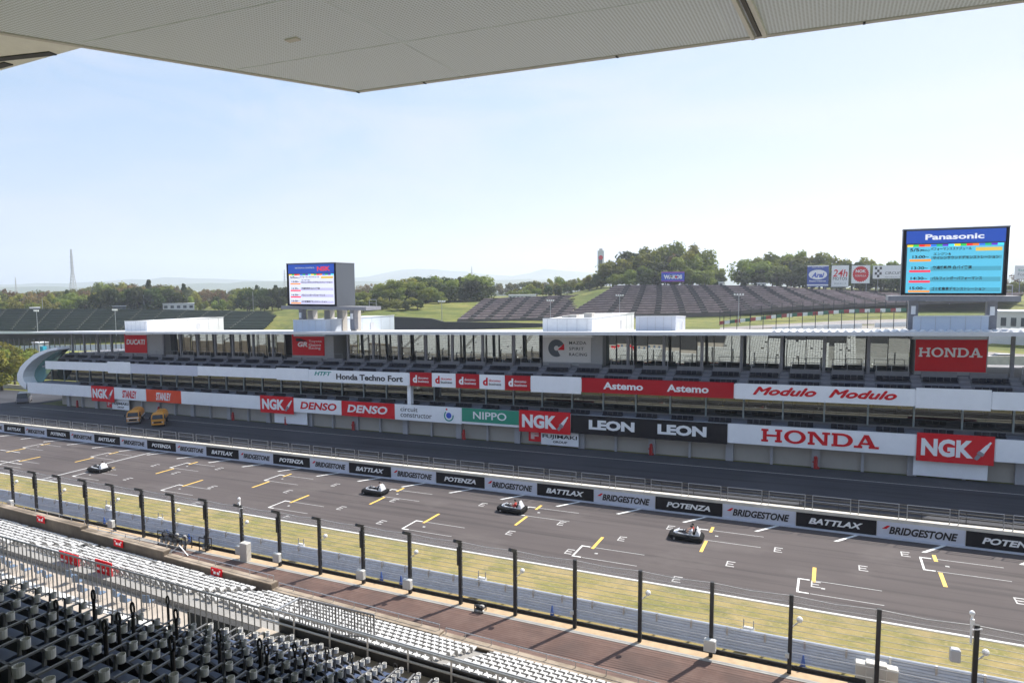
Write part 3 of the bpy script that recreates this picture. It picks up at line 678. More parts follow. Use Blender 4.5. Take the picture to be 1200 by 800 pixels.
for i in range(30):
    a0, a1 = R(12 * i), R(12 * i + 12)
    if 100 < 12 * i < 200 or not (300 < 12 * i + 12 or 12 * i < 20): q.prism([(xc_ + r_ * math.cos(a), -.02, 12.65 + SLOPE * xc_ * 0 + r_ * math.sin(a)) for r_, a in ((1.22, a0), (1.22, a1), (.35, a1), (.35, a0))], (0, .015, 0))
q.build('emblem', mat('slate_ink', (.05, .065, .08), .5), t, False, True)
MB().prism([(xc_ + .15, -.025, 12.4), (xc_ + 1.2, -.025, 12.4), (xc_ + 1.15, -.025, 13.3)], (0, .015, 0)).build('emblem', INKR, t, False, True)
t = sign('large red wall sign with white HONDA lettering under the roof at right', 1072.5, 1156.5, 415, 10.6, 14.6, RED, 84.8)
honda(t, 1076.5, 1151, 12.2, 13.2, INKW)
# garage level notices
def fujimaki(u0, um, u1, v, z0, z1, where):
    t = sign('white FUJIMAKI GROUP board with red logo end ' + where, um, u1, v, z0, z1, WHITE, 79.3); w = u1 - um
    word(t, 'FUJIMAKI', um + .04 * w, u1 - .04 * w, z0 + .78, z0 + 1.4, INK, bold=.02); word(t, 'GROUP', um + .32 * w, um + .7 * w, z0 + .3, z0 + .6, INK, bold=.02)
    a, b = X_at(u0, v, 79.3) - t['_c'], X_at(um, v, 79.3) - t['_c']
    MB().box(a, b - .02, 0, .05, z0 + .3, z1).build('logo_panel', RED, t, False, True)
    letter('F', (a + b) / 2, z0 + 1.0, (b - a) * .62, .95, mat('ink_pink', (.72, .5, .48), .5), t, -.02, bold=.06)
fujimaki(619.5, 634, 678, 510, .28, 2.5, 'below the NGK sign beside LEON'); fujimaki(125, 131, 151, 470, .28, 2.5, 'below the leftmost NGK sign')
for u0, u1, v in ((321.5, 360, 487), (1070, 1158, 545)):
    sign('plain white board closing a garage below ' + ('the NGK sign beside DENSO' if u0 < 500 else 'the NGK sign at right'), u0, u1, v, .25, 2.6, WHITE, 79.3, 'board')

# ------------------------------------------------------------------ the two video screens on the roof
def emis(name, col, e): return mat(name, col, .6, emit=e)
E_CY = emis('screen_cyan', (.10, .46, .62), .42); E_CY2 = emis('screen_teal', (.07, .32, .42), .4); E_LAV = emis('screen_white', (.70, .70, .82), .42); E_LAV2 = emis('screen_lavender', (.5, .47, .64), .42)
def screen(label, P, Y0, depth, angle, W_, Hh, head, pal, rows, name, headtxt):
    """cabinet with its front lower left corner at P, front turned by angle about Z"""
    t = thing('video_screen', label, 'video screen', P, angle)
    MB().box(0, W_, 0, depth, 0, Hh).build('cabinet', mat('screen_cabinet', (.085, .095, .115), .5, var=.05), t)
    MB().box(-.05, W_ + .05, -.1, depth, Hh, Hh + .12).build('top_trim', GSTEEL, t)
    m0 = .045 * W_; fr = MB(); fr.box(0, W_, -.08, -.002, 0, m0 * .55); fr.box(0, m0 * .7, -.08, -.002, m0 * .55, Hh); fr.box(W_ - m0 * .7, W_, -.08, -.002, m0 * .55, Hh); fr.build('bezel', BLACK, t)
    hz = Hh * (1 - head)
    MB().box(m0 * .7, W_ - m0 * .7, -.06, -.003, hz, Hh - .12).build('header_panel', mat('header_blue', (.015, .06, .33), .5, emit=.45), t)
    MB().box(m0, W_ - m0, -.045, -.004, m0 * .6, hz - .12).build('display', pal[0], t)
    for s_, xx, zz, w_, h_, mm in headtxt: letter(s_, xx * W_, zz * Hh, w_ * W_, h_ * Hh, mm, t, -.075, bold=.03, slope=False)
    n = 16; cols = ['#d9b020', '#30a040', '#d02020', '#d86020', '#3060c8', '#209060', '#5030a0', '#40b8e8']
    for i in range(n):
        c = cols[i % 8]; c3 = tuple(((int(c[k:k + 2], 16) / 255) ** 2.2) for k in (1, 3, 5)); w_ = (W_ - 2 * m0) / n
        MB().box(m0 + i * w_, m0 + (i + 1) * w_, -.055, -.046, hz - .12 - .03 * Hh, hz - .12).build('colour_bar', emis('bar_' + c[1:], c3, .8), t)
    bh = hz - .12 - m0 * .6
    def P2(x, y): return m0 + x * (W_ - 2 * m0), m0 * .6 + y * bh
    for (x0, x1, y0, y1) in rows['bands']:
        a, b = P2(x0, y0); c, d = P2(x1, y1); MB().box(a, c, -.05, -.046, b, d).build('row_band', pal[1], t)
    for (x0, x1, y0, y1, mm) in rows['tags']:
        a, b = P2(x0, y0); c, d = P2(x1, y1); MB().box(a, c, -.055, -.046, b, d).build('row_tag', mm, t)
    for s_, x0, x1, y0, y1 in rows['text']:
        a, b = P2(x0, y0); c, d = P2(x1, y1); letter(s_, (a + c) / 2, (b + d) / 2, c - a, d - b, pal[2], t, -.058, bold=.028, slope=False, extr=.004)
    return t
E_OR = emis('tag_orange', (.75, .22, .03), .7); E_RD = emis('tag_red', (.7, .03, .06), .7); E_GD = emis('badge_gold', (.5, .33, .06), .7)
ROWS = dict(bands=[(.26, .985, .69, .755), (.26, .985, .455, .54), (.26, .985, .235, .325), (.26, .985, .03, .11)],
            tags=[(.03, .26, .655, .7, E_OR), (.03, .26, .43, .475, E_RD), (.03, .26, .215, .26, E_RD), (.03, .26, .015, .055, E_OR), (.72, .985, .85, .92, E_GD)],
            text=[('5/5', .03, .13, .86, .93), ('(Mon.)', .135, .24, .855, .905), ('パフォーマンススケジュール', .25, .68, .875, .935), ('13:00~', .06, .235, .72, .78), ('エンジン&', .285, .47, .775, .83), ('サイレンサウンドデモンストレーション', .28, .96, .695, .76),
                  ('13:30~', .055, .23, .49, .55), ('交通機動隊 白バイ実演', .28, .69, .49, .56), ('14:30~', .05, .23, .275, .335), ('パルフィンガーパフォーマンス', .28, .8, .27, .34), ('15:00~', .045, .225, .07, .13), ('ゴミ収集車デモンストレーション', .28, .84, .055, .125)])
YS = 83.0
p0 = at_y(1055.5, 346, YS); p1 = at_y(1183.5, 268, YS)
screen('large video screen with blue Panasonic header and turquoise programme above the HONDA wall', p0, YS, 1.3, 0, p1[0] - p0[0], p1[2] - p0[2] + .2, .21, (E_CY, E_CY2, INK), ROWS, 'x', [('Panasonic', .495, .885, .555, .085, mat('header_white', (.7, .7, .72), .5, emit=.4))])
# left screen is turned so its right side wall shows
pl0 = at_y(337.5, 358, 84.0); pl1 = at_y(393.5, 307, 84.0)
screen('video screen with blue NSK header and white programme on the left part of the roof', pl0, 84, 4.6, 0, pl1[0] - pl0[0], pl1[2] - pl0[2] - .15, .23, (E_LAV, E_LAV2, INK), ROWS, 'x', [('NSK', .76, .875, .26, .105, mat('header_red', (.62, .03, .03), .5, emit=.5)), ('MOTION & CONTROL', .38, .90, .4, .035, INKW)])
for (X0, X1, z, yy, lab) in ((p0[0] - 1.0, p1[0] + 1.0, p0[2], 83.0, 'steel gantry carrying the Panasonic screen'), (pl0[0] - 1.0, pl1[0] + 6.0, pl0[2], 84.0, 'steel gantry carrying the NSK screen')):
    t = thing('screen_gantry', lab, 'gantry', (X0, yy, z - .55))
    MB().box(-.2, X1 - X0 + .2, -.4, 3.5, -.05, .5).build('platform', GSTEEL, t)
    for fx in (.2, .82):
        xx = (X1 - X0) * fx; MB().box(xx - .45, xx + .45, .3, 1.2, -3.2, -.05).build('leg', GSTEEL, t); MB().box(xx - .2, xx + .2, .1, .29, -1.5, -.6).build('control_box', WHITE2, t)
    MB().tube([(X1 - X0 - 1.4, 2.5, .5), (X1 - X0 - 1.4, 2.5, 1.6), (X1 - X0, 2.5, 1.6), (X1 - X0, 2.5, .5)], .04).tube([(X1 - X0 - 1.4, 2.5, 1.05), (X1 - X0, 2.5, 1.05)], .03).build('guard_rail', STEEL, t)

# ------------------------------------------------------------------ people (seated drivers)
SKIN = mat('skin', (.42, .25, .17), .6); HAIR = mat('hair', (.012, .01, .01), .6); SHIRTW = mat('shirt_white', (.7, .7, .72), .8); SHIRTR = mat('shirt_red', (.5, .05, .04), .8); TROU = mat('trousers_dark', (.03, .032, .045), .8)
def skin_body(verts, edges, radii, name, mats):
    me = bpy.data.meshes.new(name); me.from_pydata(verts, edges, []); o = bpy.data.objects.new(name, me); COL.objects.link(o)
    md = o.modifiers.new('skin', 'SKIN')
    for sv, r in zip(me.skin_vertices[0].data, radii): sv.radius = (r, r)
    me.skin_vertices[0].data[0].use_root = True
    sd = o.modifiers.new('sub', 'SUBSURF'); sd.levels = 1; sd.render_levels = 1
    dg = bpy.context.evaluated_depsgraph_get(); dg.update(); m2 = bpy.data.meshes.new_from_object(o.evaluated_get(dg)); bpy.data.objects.remove(o)
    m2.materials.clear()
    for m in mats: m2.materials.append(m)
    for p in m2.polygons: p.use_smooth = True
    m2.name = name; return m2
# seated: pelvis at origin, facing -X, hands forward on a wheel
JV = [(0, 0, .12), (.05, 0, .3), (.07, 0, .52), (.05, 0, .62), (.03, 0, .70), (.0, 0, .80),
      (-.12, .1, .12), (-.48, .12, .24), (-.82, .1, .08), (-.92, .1, .14), (-.12, -.1, .12), (-.48, -.12, .24), (-.82, -.1, .08), (-.92, -.1, .14),
      (.07, .19, .53), (-.1, .26, .34), (-.33, .16, .38), (-.41, .14, .4), (.07, -.19, .53), (-.1, -.26, .34), (-.33, -.16, .38), (-.41, -.14, .4)]
JE = [(0, 1), (1, 2), (2, 3), (3, 4), (4, 5), (0, 6), (6, 7), (7, 8), (8, 9), (0, 10), (10, 11), (11, 12), (12, 13), (2, 14), (14, 15), (15, 16), (16, 17), (2, 18), (18, 19), (19, 20), (20, 21)]
JR = [.13, .14, .15, .07, .06, .095, .09, .07, .045, .04, .09, .07, .045, .04, .065, .05, .035, .035, .065, .05, .035, .035]
def driver_meshes(name, shirt):
    me = skin_body(JV, JE, JR, name, [shirt, TROU, SKIN])
    for p in me.polygons:
        c = p.center
        if c.z > .64 or (c.x < -.2 and c.z > .31 and abs(c.y) > .05): p.material_index = 2
        elif c.x < -.06 and c.z < .3 and abs(c.y) < .2: p.material_index = 1
    return me
DM = {'w': driver_meshes('body_white', SHIRTW), 'r': driver_meshes('body_red', SHIRTR)}
def driver(label, loc, rz, kind):
    t = thing('person', label, 'person', loc, rz)
    o = bpy.data.objects.new('body', DM[kind]); COL.objects.link(o); o.parent = t
    MB().ball((.02, 0, .835), .108, 12, 8, (1, .92, .95)).build('hair', HAIR, t, smooth=True)
    q = MB()
    for s in (-1, 1): q.ball((-.088, .034 * s, .81), .011, 6, 4)
    q.build('eyes', HAIR, t); MB().loft([[(-.09, -.014, .77), (-.09, .014, .77), (-.09, 0, .81)], [(-.118, -.01, .77), (-.118, .01, .77), (-.1, 0, .8)]]).build('nose', SKIN, t)
    return t
# ------------------------------------------------------------------ go-karts
KBODY = mat('kart_white', (.6, .61, .64), .4, var=.05); KBLK = mat('kart_black', (.011, .011, .012), .85, spec=.12)
def kart(label, loc, rz):
    t = thing('go_kart', label, 'go-kart', loc, rz)
    ring = [(-1.25, -.35), (-1.05, -.62), (-.4, -.72), (.6, -.78), (1.1, -.72), (1.22, -.4), (1.22, .4), (1.1, .72), (.6, .78), (-.4, .72), (-1.05, .62), (-1.25, .35)]
    MB().loft([[(x, y, .06) for x, y in ring], [(x * 1.06, y * 1.08, .2) for x, y in ring], [(x * 1.02, y * 1.02, .36) for x, y in ring], [(x * .9, y * .84, .43) for x, y in ring]]).build('bumper', KBLK, t)
    r2 = [(-.96, -.18), (-.76, -.4), (-.2, -.47), (.7, -.5), (.95, -.42), (.95, .42), (.7, .5), (-.2, .47), (-.76, .4), (-.96, .18)]
    q = MB(); q.loft([[(x, y, .3) for x, y in r2], [(x * .97, y * .97, .5 - .06 * x * 0) for x, y in r2], [(x * .78 + .02, y * .74, .5) for x, y in r2], [(x * .74 + .02, y * .7, .32) for x, y in r2]], cap=False)
    q.loft([[(-1.02, -.2, .36), (-.7, -.4, .36), (-.7, .4, .36), (-1.02, .2, .36)], [(-.9, -.15, .5), (-.55, -.34, .66), (-.55, .34, .66), (-.9, .15, .5)]]); q.build('body', KBODY, t)
    MB().box(-.78, .8, -.42, .42, .3, .325).build('floor_pan', KBLK, t)
    for s in (-1, 1):
        q = MB(); q.loft([[(.2, s * .08, .34), (.2, s * .42, .34), (.62, s * .42, .36), (.62, s * .08, .36)], [(.2, s * .08, .42), (.2, s * .42, .42), (.62, s * .42, .46), (.62, s * .08, .46)]])
        q.loft([[(.5, s * .06, .46), (.5, s * .44, .46), (.64, s * .44, .46), (.64, s * .06, .46)], [(.72, s * .1, .98), (.72, s * .4, .98), (.8, s * .4, .96), (.8, s * .1, .96)]]); q.build('seat', KBLK, t)
    q = MB(); q.loft([[(.66, -.46, .42), (1.0, -.44, .42), (1.0, .44, .42), (.66, .46, .42)], [(.74, -.4, .88), (.94, -.34, .62), (.94, .34, .62), (.74, .4, .88)], [(.76, -.2, 1.0), (.82, -.2, .95), (.82, .2, .95), (.76, .2, 1.0)]]); q.build('rear_cowl', KBODY, t)
    for x in (-.82, .82):
        for s in (-1, 1):
            w = MB().cyl((x, s * .56, .14), (x, s * .72, .14), .14, n=14).build('wheel', RUBBER, t); MB().cyl((x, s * .721, .14), (x, s * .735, .14), .07, n=10).build('hub', STEEL, w)
    q = MB(); 
    for i in range(12):
        a0, a1 = R(30 * i), R(30 * i + 30); q.cyl((-.22 + .07 * math.sin(a0), -.24 + .14 * math.cos(a0), .68 + .12 * math.sin(a0)), (-.22 + .07 * math.sin(a1), -.24 + .14 * math.cos(a1), .68 + .12 * math.sin(a1)), .016, n=5)
    q.cyl((-.22, -.24, .68), (-.5, -.24, .5), .02, n=5); q.build('steering_wheel', KBLK, t)
    return t
for i, (u, v, rz, lab, dl) in enumerate(((803, 633, .06, 'white and black go-kart nearest the camera with two people aboard', [('person in white driving the nearest go-kart', -.24, 'w'), ('person in red seated beside the driver of the nearest go-kart', .24, 'r')]),
                                  (597.5, 600.5, .05, 'white and black go-kart on the grid under the BRIDGESTONE board in mid track', [('person in red driving the go-kart in mid track', -.24, 'r')]),
                                  (436, 579.5, .05, 'white and black go-kart on the grid below the BATTLAX board, second from left', [('dark haired person in white driving the second go-kart from left', .22, 'w')]),
                                  (111, 553, .05, 'white and black go-kart farthest to the left near the start line', [('person in white driving the farthest go-kart', .22, 'w')]))):
    x, y = on_ground(u, v); y += .5; k = kart(lab, at_ground(x, y, .01), rz); k.scale = (1.08, 1.08, 1.08)
    for s_, dy, kd in dl: driver(s_, at_ground(x + .42, y + dy * 1.05, .34), rz, kd)
# ------------------------------------------------------------------ two yellow service trucks
TY = mat('truck_yellow', (.62, .26, .015), .4, var=.06, scale=2); TG = mat('windscreen', (.01, .012, .016), .08); LAMP = mat('lamp_glass', (.55, .55, .55), .2)
def truck(label, loc, rz, stripe):
    t = thing('service_truck', label, 'truck', loc, rz)            # nose towards -Y
    MB().box(-.85, .85, .2, 5.4, .45, .7).build('chassis', KBLK, t)
    sec = lambda y, w, z0, z1, c: [(-w, y, z0), (w, y, z0), (w, y, z1 - c), (w - c, y, z1), (-w + c, y, z1), (-w, y, z1 - c)]
    q = MB(); q.loft([sec(0, .92, .45, 1.3, .1), sec(.06, .95, .42, 1.45, .12), sec(.32, .92, .42, 2.18, .16), sec(1.75, .92, .42, 2.25, .16)]); cab = q.build('cab', TY, t)
    MB().loft([[(-.82, .0, 1.38), (.82, .0, 1.38), (.74, .27, 2.05), (-.74, .27, 2.05)], [(-.82, -.03, 1.4), (.82, -.03, 1.4), (.74, .23, 2.05), (-.74, .23, 2.05)]]).build('windscreen', TG, cab)
    for s in (-1, 1):
        MB().box(min(s * .935, s * .95), max(s * .935, s * .95), .45, 1.35, 1.4, 2.0).build('side_window', TG, cab)
        MB().box(min(s * .5, s * .8), max(s * .5, s * .8), -.03, .04, .78, .95).build('headlight', LAMP, cab)
        m_ = MB(); m_.beam((s * .95, .1, 1.75), (s * 1.12, -.1, 1.75), .03, .03); m_.box(s * 1.12 - .09, s * 1.12 + .09, -.14, -.08, 1.45, 1.85); m_.build('mirror', KBLK, cab)
    MB().box(-.9, .9, -.06, .06, .42, .62).build('bumper', mat('bumper_grey', (.3, .28, .26), .6) if stripe else TY, t)
    MB().box(-.6, .6, -.045, .0, .7, .98).build('grille', KBLK, t)
    if stripe: MB().box(-.93, .93, -.05, .0, 1.1, 1.24).build('stripe', WHITE2, t)
    q = MB(); prof = [(math.cos(R(a)) * .98, math.sin(R(a)) * .9) for a in range(-20, 201, 20)]
    q.loft([[(x * k_, y, 1.42 + z * k_) for x, z in prof] for y, k_ in ((1.85, .9), (2.0, 1.), (4.9, 1.03), (5.5, .92))]); tk = q.build('tank_body', TY, t)
    for i in range(5): MB().box(-.3 + .0, .3, 2.2 + .6 * i, 2.35 + .6 * i, 2.28, 2.36).build('roof_fitting', mat('fitting', (.4, .2, .05), .6), tk)
    if stripe: MB().box(.99, 1.03, 2.1, 5.2, 1.0, 1.16).build('stripe', WHITE2, tk)
    for y in (.95, 4.4):
        for s in (-1, 1):
            w = MB().cyl((s * .68, y, .42), (s * .96, y, .42), .42, n=18).build('wheel', RUBBER, t); MB().cyl((s * .961, y, .42), (s * .975, y, .42), .22, n=12).build('rim', STEEL, w)
    return t
x, y = on_ground(154, 498); truck('yellow tank truck with a white nose stripe, left of the pit lane pair', at_ground(x, y + .3), R(46), True)
x, y = on_ground(183, 501); truck('plain yellow tank truck, right of the pair in the pit lane', at_ground(x, y + .3), R(46), False)
# ------------------------------------------------------------------ cars
def car(label, loc, rz, col, L_=4.6, Wd=1.75, Ht=1.75, cat='car', nm='parked_car'):
    t = thing(nm, label, cat, loc, rz); h = Wd / 2; pm = mat('car_paint_%d' % int(col[0] * 100), col, .3, .3)
    sec = lambda x, w, z0, z1: [(x, -w, z0), (x, w, z0), (x, w * .98, z1), (x, -w * .98, z1)]
    q = MB(); q.loft([sec(-L_ / 2, h * .8, .35, .75), sec(-L_ / 2 + .2, h * .95, .25, .92), sec(-L_ / 2 + 1.1, h, .25, 1.05), sec(L_ / 2 - .2, h, .25, 1.1), sec(L_ / 2, h * .9, .4, 1.05)]); bd = q.build('body', pm, t)
    q = MB(); x0, x1 = -L_ / 2 + .9, L_ / 2 - .1
    q.loft([[(x0, -h * .92, 1.0), (x1, -h * .92, 1.05), (x1, h * .92, 1.05), (x0, h * .92, 1.0)], [(x0 + .8, -h * .8, Ht - .08), (x1 - .2, -h * .8, Ht - .08), (x1 - .2, h * .8, Ht - .08), (x0 + .8, h * .8, Ht - .08)]]); q.build('cabin_glass', TG, t)
    MB().bevel_box(x0 + .82, x1 - .18, -h * .81, h * .81, Ht - .08, Ht, .04).build('roof', pm, t)
    for x in (-L_ * .31, L_ * .3):
        for s in (-1, 1):
            w = MB().cyl((x, s * (h - .2), .32), (x, s * (h + .01), .32), .32, n=16).build('wheel', RUBBER, t); MB().cyl((x, s * (h + .011), .32), (x, s * (h + .02), .32), .19, n=10).build('rim', STEEL, w)
    for s in (-1, 1): MB().box(-L_ / 2 - .01, -L_ / 2 + .06, s * .6 - .18, s * .6 + .18, .62, .76).build('headlight', LAMP, bd)
    return t
x, y = on_ground(30, 469); van = car('silver grey people carrier parked at the left end of the garages', at_ground(x + 2.5, y - 1.5), R(-35), (.2, .2, .23), 4.9, 1.85, 1.95, 'van', 'people_carrier'); van.scale = (1.15, 1.15, 1.15)
# ------------------------------------------------------------------ debris fence with posts, net and boxes
DF = thing('debris_fence', 'tall black debris fence of hooked posts and wire between spectators and track', 'fence', (-30, 36.17, SLOPE * -30))
PX0, PLn = -73.608, 4.0111
for k in range(-10, 24):
    x = PX0 + PLn * k; q = MB()
    q.box(x - .1, x + .1, 36.07, 36.27, -.05, 4.3)
    if k < 15: q.beam((x, 36.2, 4.22), (x - .1, 35.62, 4.5), .22, .2)
    if k < 14 and k % 2: q.box(x - .16, x + .02, 36.0, 36.34, 2.7, 3.9)
    q.build('post', DSTEEL, DF, True, True)
    if k % 2 == 0:
        q = MB(); q.beam((x + .05, 36.17, 2.55), (x + .35, 36.3, 2.8), .05, .05); q.ball((x + .42, 36.34, 2.95), .16, 10, 6); q.build('horn_speaker', WHITE2, DF, True, True)
    if k in (0, 4, 8, 9, 11, 12, 17): q = MB(); q.bevel_box(x - .34, x + .3, 35.72, 36.06, .5, 1.15, .04); q.build('junction_box', mat('box_grey', (.6, .6, .57), .5), DF, True, True)
    elif k % 3 == 0: q = MB(); q.bevel_box(x - .22, x - .02, 35.9, 36.06, .95, 1.2, .03); q.build('junction_box', mat('box_grey', (.6, .6, .57), .5), DF, True, True)
XF0, XF1 = PX0 - 40.1, PX0 + PLn * 23
MB().quad((XF0, 36.17, 3.35), (XF1, 36.17, 3.35), (XF1, 36.17, 4.3), (XF0, 36.17, 4.3)).build('upper_net', netting('net_light', (.62, .62, .62), .26), DF, True, True) if False else None
b = MB(); b.quad((XF0, 36.19, 3.3), (XF1, 36.19, 3.3), (XF1, 36.19, 4.25), (XF0, 36.19, 4.25)); b.build('upper_net', netting('net_light', (.62, .62, .62), .26), DF, True, True)
b = MB(); b.quad((XF0, 36.21, .5), (XF1, 36.21, .5), (XF1, 36.21, 3.3), (XF0, 36.21, 3.3)); b.build('lower_net', netting('net_dark', (.45, .45, .45), .15), DF, True, True)
b = MB()
for i in range(34):
    xa_, xb_ = PX0 - 40.1 + PLn * i, PX0 - 40.1 + PLn * (i + 1)
    for z, sag in ((4.25, .1), (3.6, .02), (3.0, .02), (2.4, .02), (1.8, .02), (1.2, .02), (.65, .0), (3.9, .04), (2.1, .02), (2.7, .02), (3.3, .03)):
        b.tube([(xa_, 36.17, z), ((xa_ + xb_) / 2, 36.17, z - sag), (xb_, 36.17, z)], .026 if z > 4 else .014, 4)
b.build('wire', mat('wire_grey', (.34, .34, .34), .5, .2), DF, True, True)
# lamp head and cameras on two posts
for k, zz in ((21, 4.3), (8, 4.3)):
    x = PX0 + PLn * k if k == 8 else X_at(1139, 723, 36.17)
    q = MB(); q.cyl((x, 36.1, zz - .9), (x, 36.1, zz + .55), .05); q.ball((x - .02, 36.05, zz + .58), .12, 10, 6); q.box(x - .08, x + .08, 35.95, 36.06, zz + .05, zz + .3); q.beam((x, 36.0, zz - .2), (x + .4, 36.0, zz - .1), .05, .05); q.build('camera_head', WHITE2, DF, True, True)
x = X_at(1129, 745, 36.1); MB().bevel_box(x - .5, x - .08, 35.9, 36.3, 2.4, 3.0, .05).build('loudspeaker', mat('speaker_grey', (.5, .5, .52), .5), DF, True, True)
# guard rail
GR = thing('guard_rail', 'silver corrugated guard rail at the edge of the dry grass verge', 'guard rail', (-30, 37.3, SLOPE * -30))
prof = []
for i in range(4):
    z0 = .1 + .27 * i
    yo = 37.08 + .13 * i; prof += [(yo + .05, z0), (yo, z0 + .03), (yo + .03, z0 + .11), (yo + .1, z0 + .14), (yo + .05, z0 + .17), (yo + .1, z0 + .25)]
prof += [(37.62, 1.2)]
q = MB(); q.loft([[(x, y, z) for y, z in prof] + [(x, y + .03, z) for y, z in reversed(prof)] for x in range(-150, 91, 6)])
q.build('rail', mat('guardrail_silver', (.56, .60, .68), .5, .0, var=.1, scale=1.5), GR, True, True)
for i in range(110):
    x = -148 + 2.005 * i + .9
    if i % 1 == 0: MB().box(x - .05, x + .05, 37.4, 37.5, 0, 1.26).box(x - .05, x + .05, 37.5, 37.56, .9, 1.27).build('post', STEEL, GR, True, True) if -85 < x < 22 else None
bb = MB(); bb.box(-150, 90, 36.62, 36.7, 0, .22); tag(bb.build('painted_shade_strip', mat('painted_shade_strip', (.02, .02, .021), .8, var=.3, scale=2), None, False, True), 'low black strip added for the shade along the foot of the guard rail', 'shade strip')  # black strip paints the shade that the guard rail throws on the ground
# cones
CB = mat('cone_blue', (.01, .09, .42), .5)
cone = None
for i, (u, v) in enumerate(((284, 660), (447, 682), (470, 687), (647, 723), (941, 779), (122, 607), (196, 628), (222, 641))):
    x, y = on_ground(u, v); y = 36.9
    x = X_at(u, v, y)
    if cone is None:
        cone = thing('traffic_cone', 'blue traffic cone standing at the foot of the guard rail', 'traffic cone', at_ground(x, y), 0, 'blue cones along the guard rail')
        MB().bevel_box(-.2, .2, -.2, .2, 0, .05, .02).build('base', CB, cone); MB().lathe([(.15, .05), (.035, .74), (.03, .76)], n=14).build('shell', CB, cone)
    else: copy_thing(cone, at_ground(x, y))
# camera / signal kit cluster on the walkway and small cabinets
def kit(label, u, v, w, n, seed):
    x, y = on_ground(u, v); r = random.Random(seed); t = thing('equipment_rack', label, 'equipment', at_ground(x, y))
    q = MB(); q.tube([(-w, -.3, .0), (-w, -.3, 1.2), (w, -.3, 1.2), (w, -.3, 0)], .04); q.tube([(-w, .3, .0), (-w, .3, 1.0), (w, .3, 1.0), (w, .3, 0)], .04); q.box(-w, w, -.3, .3, .5, .55); q.build('frame', DSTEEL, t)
    for i in range(n):
        xx = -w + 2 * w * (i + .5) / n; q = MB(); z = r.uniform(.75, 1.15)
        q.ball((xx, r.uniform(-.3, .1), z), .22, 10, 6, (1, .8, .9)); q.cyl((xx, 0, .55), (xx, 0, z), .05); q.build('housing', mat('kit_grey', (.36, .35, .33), .6) if i % 2 else DSTEEL, t)
        q = MB(); q.ball((xx + .1, -.2, .35), .17, 8, 5); q.build('housing', mat('kit_pale', (.5, .49, .46), .6), t)
    return t
kit('rack of grey and black round housings on the gravel strip at left', 205, 640, 1.7, 6, 1); kit('single pale grey housing on a stand right of the big rack', 241, 645, .35, 1, 2)
kit('small dark wheeled unit lying on the gravel strip', 563, 716, .3, 2, 3).scale = (.9, .9, .45)
def cabinet(label, u, v, w, h):
    x, y = on_ground(u, v); t = thing('cabinet', label, 'cabinet', at_ground(x, y))
    MB().bevel_box(-w / 2, w / 2, -.25, .25, 0, h, .03).build('body', mat('cabinet_cream', (.6, .58, .53), .5), t); MB().box(-w / 2 + .05, w / 2 - .05, -.262, -.251, .12, h - .12).build('door', mat('cabinet_door', (.56, .54, .5), .5), t)
cabinet('tall cream cabinet on the gravel strip beside a fence post', 288, 657, .75, 1.5); cabinet('grey cabinet at the foot of the fence, left of three', 1012, 797, .8, 1.0); cabinet('larger grey cabinet at the foot of the fence, middle of three', 1026, 801, .95, 1.15); cabinet('grey cabinet at the foot of the fence, right of three', 1041, 803, .8, 1.0)
for u, v, lab in ((177, 583, 'farthest small'), (291, 606, 'middle small'), (466, 650, 'nearest left small'), (878, 722, 'nearest right small')):
    pass
mk = None
for u, v in ((127, 586), (188, 607), (353, 641), (565, 684), (877, 741)):
    x = X_at(u, v, 37.9)
    if mk is None:
        mk = thing('verge_marker', 'small white box on two legs on the grass behind the guard rail', 'marker box', at_ground(x, 37.9), 0, 'white boxes behind the guard rail')
        MB().box(-.38, .38, -.12, .12, .75, 1.45).build('box', WHITE2, mk); MB().box(-.36, -.3, -.03, .03, 0, 1.95).box(.3, .36, -.03, .03, 0, 1.95).build('leg', GSTEEL, mk)
    else: copy_thing(mk, at_ground(x, 37.9), scale=(.8, .8, .85))

# ------------------------------------------------------------------ the grandstand the camera stands in
GS = thing('grandstand', 'large grandstand with dark upper tier, white lower tier and grey canopy in the foreground', 'grandstand', (-10, 18, 0))
def gpart(b, name, m, **k): return b.build(name, m, GS, True, False, **k)
STEPC = mat('stand_concrete', (.27, .26, .245), .9, var=.15, scale=1)
LFLOOR = mat('stand_floor_pale', (.38, .33, .28), .9, var=.12, scale=1.2)
def row_y(i): return 3.35 + .8 * i
def tread(i): return 16.12 - .486 * i
NB = 5; NA = 12
b = MB()
for i in range(-6, NA + 1):
    x0 = -24 if i <= NB else -12.45
    b.box(x0, 24, row_y(i) - .66, row_y(i) + .14, tread(i) - .9, tread(i))
gpart(b, 'upper_tier', STEPC)
b = MB(); yA = row_y(NA) + .14; zA = tread(NA) - .2
b.box(-15.3, 24, yA, 13.95, zA - .35, zA - .02); b.box(-31, -12.46, 8.0, 14.5, 7.9, 8.2)
gpart(b, 'gangway_floor', LFLOOR)
